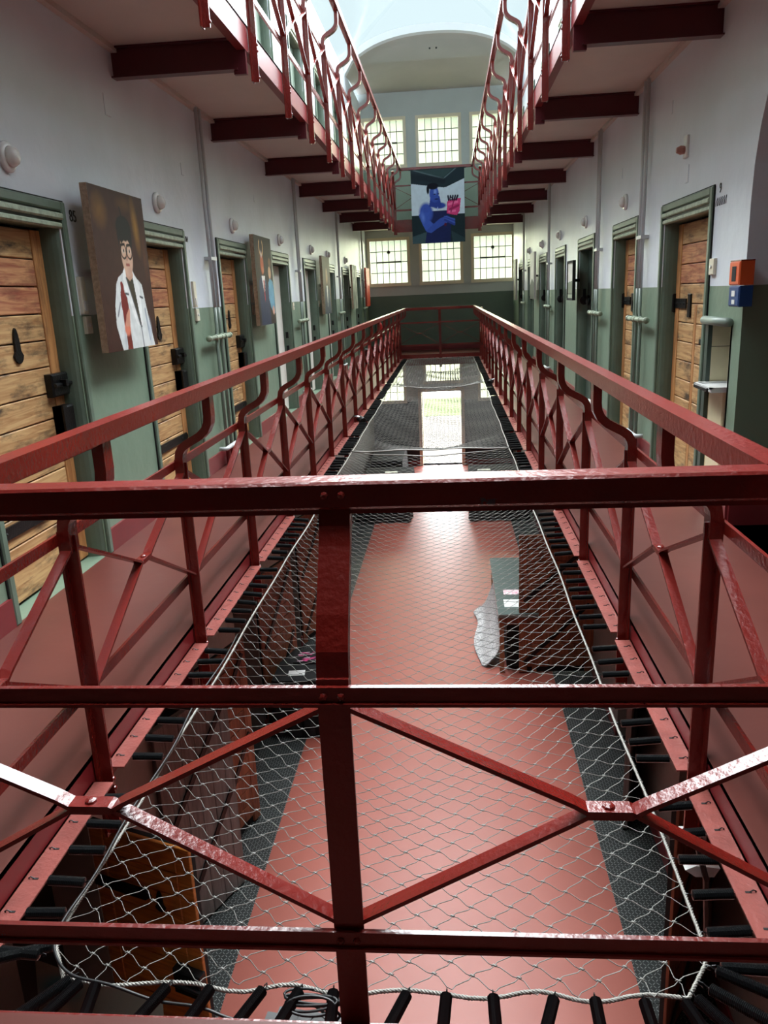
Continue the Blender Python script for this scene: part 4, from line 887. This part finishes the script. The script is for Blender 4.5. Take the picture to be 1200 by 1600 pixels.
        m.tube(loop+[loop[0]], .007, 6)
    m.v = [tuple(Vector(p)-T) for p in m.v]; link('border_rope', m.mesh('border_rope', ROPE, smooth=True), t)
    # springs
    def spring(P, Q):
        d = Q-P; L_ = d.length; X_ = d.normalized(); Y_ = Vector((0,0,1)).cross(X_).normalized(); Z_ = X_.cross(Y_)
        o = bpy.data.objects.new('coil_spring', SPM); COL.objects.link(o); o.parent = t; sx = L_/(L0+.016)
        st = P+X_*.012*sx-T
        M = Matrix(((X_.x*sx, Y_.x, Z_.x, st.x), (X_.y*sx, Y_.y, Z_.y, st.y), (X_.z*sx, Y_.z, Z_.z, st.z), (0,0,0,1))); o.matrix_local = M
    for pa, pb in zip(POSTY, POSTY[1:]):
        L_ = pb-pa-.10; n_ = int(L_/.138); o0 = (L_-(n_-1)*.138)/2
        for i in range(n_):
            y = pa+.05+o0+i*.138
            if not (ya <= y < yb): continue
            if k == 0 and y < ya+.06: continue
            jy = R.uniform(-.03, .03)
            spring(Vector((XC-RX+wobble(y+jy, 1), y+jy, ZR)), Vector((EL+.040, y, -.103)))
            jy = R.uniform(-.02, .02)
            spring(Vector((XC+RX+wobble(y+jy, 4), y+jy, ZR)), Vector((ER-.040, y, -.103)))
    if k == 0:
        fx = [(-.77, -.835), (-.655, -.70), (-.514, -.58), (-.419, -.47), (-.336, -.325), (-.138, -.20), (-.042, -.055), (.075, .078), (.233, .18), (.33, .327), (.45, .455), (.545, .59)]
        for a, b in fx: spring(Vector((a, 1.625, ZR)), Vector((b, 1.462, -.103)))
        for p, q in (((-1.035, 1.64), (-1.16, 1.463)), ((-1.01, 1.63), (-1.08, 1.463)), ((-.975, 1.625), (-.95, 1.463)), ((-1.13, 1.74), (-1.325, 1.66)), ((.57, 1.64), (.68, 1.463)), ((.60, 1.67), (.80, 1.50)), ((.635, 1.72), (.825, 1.60))): spring(Vector((p[0], p[1], ZR)), Vector((q[0], q[1], -.103)))
    if k == 2:
        for i in range(11): x = XC-.8+i*.16; spring(Vector((x, yb, ZR-.02)), Vector((x, YF-.045, -.103)))
    return t
net(0, 'wire safety net with black coil springs at the near end of the void')
net(1, 'wire safety net in the middle of the void, between two rope seams')
net(2, 'wire safety net at the far end of the void below the windows')

# ------------------------------------------------------------------ cable, power strip, clamp lamps
m = MB(); pts = [(-1.19, 3.9, -.13), (-1.15, 3.5, -.09), (-1.17, 3.1, -.10), (-1.14, 2.7, -.09), (-1.16, 2.3, -.10), (-1.14, 2.0, -.085), (-1.155, 1.80, -.09), (-1.13, 1.70, -.09), (-1.05, 1.625, -.095), (-.93, 1.60, -.10), (-.80, 1.575, -.12), (-.68, 1.56, -.12), (-.60, 1.545, -.135), (-.53, 1.55, -.16), (-.50, 1.57, -.19)]
fine = []
for i in range(len(pts)-1):
    p0, p1, p2, p3 = (Vector(pts[max(0, i-1)]), Vector(pts[i]), Vector(pts[i+1]), Vector(pts[min(len(pts)-1, i+2)]))
    for j in range(6): u = j/6; fine.append(.5*((2*p1)+(p2-p0)*u+(2*p0-5*p1+4*p2-p3)*u*u+(3*p1-p0-3*p2+p3)*u**3))
m.tube(fine+[pts[-1]], .0042, 7); part('extension_cable', m, BLK, smooth=True, label='black cable running along the net rope to the power strip', cat='cable')
t = empty('power_strip', (-.42, 1.60, -.20), math.radians(-8), label='black power strip hanging at the near edge of the net', cat='power strip')
m = MB(); m.cham(-.075, .16, -.032, .032, -.045, 0, .006, '-y'); m.cham(-.105, -.075, -.018, .018, -.038, -.008, .006, '-y'); tag(link('housing', m.mesh('housing', BLK), t))
for i in range(3):
    m = MB(); x = -.035+i*.075; m.lathe([(.026, 0), (.026, .003), (.021, .003), (.020, .001), (.0, .001)], (0,0,1), (x, 0, .0), 16); link('socket', m.mesh('socket', mat('socket_well', (8,8,9), .5) if i == 0 else bpy.data.materials['socket_well']), t)
m = MB(); c = Vector((-.385, 1.575, -.10))
for k in range(5):
    ph = k*1.3; ring = []
    for i in range(25):
        a = 2*PI*i/24; ring.append(c+Vector(((.062+.004*k % 3)*math.cos(a), .020*math.sin(a)+.012*k-.02, .010*math.sin(a+ph)-.006*k)))
    m.tube(ring, .0038, 6, caps=False)
m.tube([c+Vector((.05, 0, -.02)), c+Vector((.07, .0, -.05)), c+Vector((.05, .01, -.09)), c+Vector((.03, .02, -.10))], .0038, 6); m.tube([c+Vector((-.05, .01, -.03)), c+Vector((0, .03, -.055)), c+Vector((.05, .02, -.09)), c+Vector((.06, .02, -.12))], .0038, 6)
m.lathe([(.008, 0), (.016, .012), (.018, .03), (.013, .045), (0, .046)], (.2, .1, -1), c+Vector((.06, .02, -.10)), 10)
part('cable_coil', m, BLK, smooth=True, label='coil of thin black cable wound around two near springs', cat='cable')
def spot(x, y, z, s, label):
    t = empty('clamp_spotlight', (x, y, z), label=label, cat='lamp')
    m = MB(); m.lathe([(.03, -.07), (.045, -.05), (.05, .03), (.055, .05), (.045, .052), (0, .03)], (s*.5, -.6, -.3), (x, y, z), 14); part('lamp_head', m, BLK, t, smooth=True)
    m = MB(); m.tube([(x, y, z+.03), (x-s*.08, y, z+.05), (x-s*.16, y, z+.04)], .014, 8); part('clamp_arm', m, CHROME, t)
spot(EL+.10, 11.05, -.07, 1, 'black clamp spotlight on the portrait-side edge of the net')
spot(ER-.10, 15.3, -.07, -1, 'black clamp spotlight on the alarm-box side of the net')
# fire extinguisher at the far end
t = empty('fire_extinguisher', (-1.92, 22.4, 0), label='red fire extinguisher on a stand at the far end of the walkway', cat='extinguisher')
m = MB(); m.lathe([(.06, 0), (.075, .02), (.075, .36), (.05, .42), (.02, .44), (.02, .48)], (0,0,1), (-1.92, 22.4, .45), 14); part('cylinder', m, mat('bright_red_enamel', (196,30,28), .3), t, smooth=True); m = MB(); m.box(-1.96, -1.88, 22.35, 22.45, .93, .96); m.tube([(-1.98, 22.4, .94), (-2.04, 22.38, .8), (-2.04, 22.38, .6)], .012, 6); part('valve_hose', m, BLACK, t); m = MB(); m.box(-2.0, -1.84, 22.32, 22.48, 0, .02); m.tube([(-1.92, 22.4, 0), (-1.92, 22.4, .45)], .03, 8); part('stand', m, RED2, t)
t = empty('cable_bracket', (.93, 2.6, -.5), label='white plastic bracket on the post end under the alarm-box walkway', cat='bracket')
m = MB(); m.prism([(.84, 2.62, -.40), (.93, 2.62, -.40), (.93, 2.62, -.46), (.86, 2.62, -.45), (.83, 2.62, -.42)], (0, .05, 0)); part('upper_clip', m, WHITE, t); m = MB(); m.prism([(.86, 2.62, -.56), (.90, 2.62, -.59), (.97, 2.62, -.59), (.99, 2.62, -.55), (.90, 2.62, -.54)], (0, .05, 0)); part('lower_clip', m, WHITE, t); m = MB(); m.tube([(.90, 2.60, -.10), (.90, 2.62, -.45), (.94, 2.62, -.60), (1.0, 2.7, -1.1)], .012, 6); part('cable', m, BLK, t)

# ------------------------------------------------------------------ things on the ground floor
def draped_table(x0, x1, y0, y1, ztop, label, cards):
    t = empty('draped_table', ((x0+x1)/2, (y0+y1)/2, G), label=label, cat='table')
    n = 12; m = MB(); ring0, ring1, ring2 = [], [], []; per = []
    for i in range(n): per.append((x0+(x1-x0)*i/n, y0))
    for i in range(n): per.append((x1, y0+(y1-y0)*i/n))
    for i in range(n): per.append((x1-(x1-x0)*i/n, y1))
    for i in range(n): per.append((x0, y1-(y1-y0)*i/n))
    cx, cy = (x0+x1)/2, (y0+y1)/2; N_ = len(per)
    V_ = [(x, y, ztop) for x, y in per]
    for lv, (zz, k) in enumerate(((ztop-.35, .05), (G+.02, .10))):
        for i, (x, y) in enumerate(per):
            kk = 1+k*(.55+.45*math.sin(i*1.9)); V_.append((min(max(cx+(x-cx)*kk, WL+.02), WR-.02), cy+(y-cy)*kk, zz))
    fs = [tuple(range(N_))]+[(l*N_+i, l*N_+(i+1) % N_, (l+1)*N_+(i+1) % N_, (l+1)*N_+i) for l in range(2) for i in range(N_)]
    m.add(V_, fs); part('black_drape', m, CLOTH, t, smooth=False)
    m = MB()
    for a, b in ((x0+.05, y0+.05), (x1-.05, y0+.05), (x0+.05, y1-.05), (x1-.05, y1-.05)): m.box(a-.02, a+.02, b-.02, b+.02, G, ztop-.02)
    m.box(x0+.02, x1-.02, y0+.02, y1-.02, ztop-.03, ztop-.004); part('trestle', m, DARK, t)
    for (a, b, w_, h_, rz, lab) in cards:
        part('card', MB(), WHITE) if False else None
        o = link('display_card', MB().box(-w_/2, w_/2, -h_/2, h_/2, 0, .006).mesh('display_card', WHITE), None, (a, b, ztop+.001), (0, 0, rz)); tag(o, lab, 'card')
draped_table(-2.20, -1.55, 8.35, 9.25, -2.75, 'black draped table against the brown doors below the net', [(-1.93, 8.55, .20, .13, .1, 'white card on the black draped table near the pink print')])
GR = Art(.35, .3, 40, (24,22,26)); rs = random.Random(4)
for k in range(26): a, b = rs.random(), rs.random(); GR.line((a, b), (a+.12, b+rs.uniform(-.1, .1)), .025, rs.choice([(216,80,140), (230,190,210), (190,60,110)]))
t = empty('folded_shirt', (-1.80, 8.95, -2.745), label='folded black cloth with a pink and white print on the draped table', cat='shirt')
me = GR.mesh('print', (-.20, -.13, .0225), (.40, .0, 0), (0, .26, 0), PRINT); link('print', me, t); m = MB(); m.cham(-.22, .22, -.16, .16, 0, .022, .008, '-y'); link('cloth', m.mesh('cloth', CLOTH), t)
draped_table(-2.22, -1.0, 17.6, 20.2, -2.75, 'black draped table in front of the open far door, portrait-wall side', [(-1.55, 19.6, .32, .18, .05, 'white card on the far black table, portrait-wall side'), (-1.2, 18.1, .3, .2, .3, 'white card at the near corner of the far black table')])
draped_table(.42, 1.75, 17.6, 20.2, -2.75, 'black draped table in front of the open far door, alarm-box side', [(.80, 19.6, .32, .16, .0, 'white card on the far black table, alarm-box side')])
draped_table(-2.22, -1.35, 21.0, 23.2, -2.75, 'black draped table right beside the open far door'.replace('right beside', 'tucked beside'), [])
t = empty('display_table', (.85, 11.1, G), label='glass-topped display table with wooden legs beside the brown door', cat='table')
m = MB(); m.cham(.58, 1.12, 9.95, 12.3, -2.66, -2.60, .006, '-y'); part('tabletop', m, mat('grey_green_glass_top', (96,108,104), .12), t)
m = MB(); m.box(.60, 1.10, 10.0, 12.25, -2.78, -2.66); part('apron', m, WOODB, t)
for a, b in ((.60, 10.0), (1.04, 10.0), (.60, 12.2), (1.04, 12.2)): part('leg', MB().box(a, a+.06, b, b+.06, G, -2.78), mat('light_wood_leg', (150,104,72), .5) if 'light_wood_leg' not in bpy.data.materials else bpy.data.materials['light_wood_leg'], t)
part('shelf_box', MB().box(.70, 1.10, 10.1, 12.2, G+.05, -2.80), DARK, t)
o = link('leaflet', MB().box(-.12, .12, -.09, .09, 0, .005).mesh('leaflet', mat('pink_white_print', (216,150,170), .5, col2=(240,236,236), vscale=22)), None, (.82, 10.75, -2.599)); tag(o, 'pink and white leaflet on the glass-topped table', 'leaflet')
o = link('leaflet', MB().box(-.19, .19, -.14, .14, 0, .004).mesh('leaflet', WHITE), None, (.87, 10.33, -2.599)); tag(o, 'white sheets of paper at the near end of the glass-topped table', 'paper')
# speckled white cloth slumped against the table
m = MB(); n = 10; V_ = []
for j in range(n+1):
    for i in range(n+1):
        u, v = i/n, j/n; x = .33+.30*u+.16*(1-v)*(1-u)*-.2+.05*math.sin(v*7)*(1-u); y = 12.1-1.9*v+.05*math.sin(u*5+v*3); z = G+.02+.55*u*u*(1-.5*v)+.02*math.sin(9*u+4*v)+.02
        V_.append((x, y, z))
m.add(V_, [(j*(n+1)+i, j*(n+1)+i+1, (j+1)*(n+1)+i+1, (j+1)*(n+1)+i) for j in range(n) for i in range(n)]); m.add([(x, y, z-.02) for x, y, z in V_], [((j+1)*(n+1)+i, (j+1)*(n+1)+i+1, j*(n+1)+i+1, j*(n+1)+i) for j in range(n) for i in range(n)])
part('speckled_cloth', m, mat('speckled_white_cloth', (214,212,210), .8, col2=(130,130,134), vscale=60), smooth=True, label='speckled white cloth slumped against the glass-topped table', cat='cloth')
# lower left corner: canvas on a wooden stand by the wall
t = empty('leaning_canvas', (-2.1, 3.0, G), label='grey-green canvas on a wooden stand under the near corner of the net', cat='painting')
AA = Art(.8, 1.0, 60, (150,158,146)); [AA.ell(rnd.random(), rnd.random(), .25, .1, rnd.choice([(190,196,184), (96,110,98), (120,132,126), (80,150,160)]), .6, rnd.random()*3) for _ in range(14)]
me = AA.mesh('picture', (-2.30, 3.10, -2.75), (.80, -.25, 0), (0, .18, 1.0), PAINT); me.transform(Matrix.Translation(-Vector(t.location))); link('picture', me, t)
m = MB(); m.sweep([(-2.05, 2.9, G), (-2.0, 3.02, -2.4)], .05, .05, (1,0,0)); m.sweep([(-1.85, 2.85, G), (-1.72, 3.0, -2.55)], .04, .04, (1,0,0)); m.sweep([(-2.28, 3.05, -2.77), (-1.50, 2.80, -2.77)], .05, .04, (0,0,1)); part('wooden_stand', m, WOODO, t)
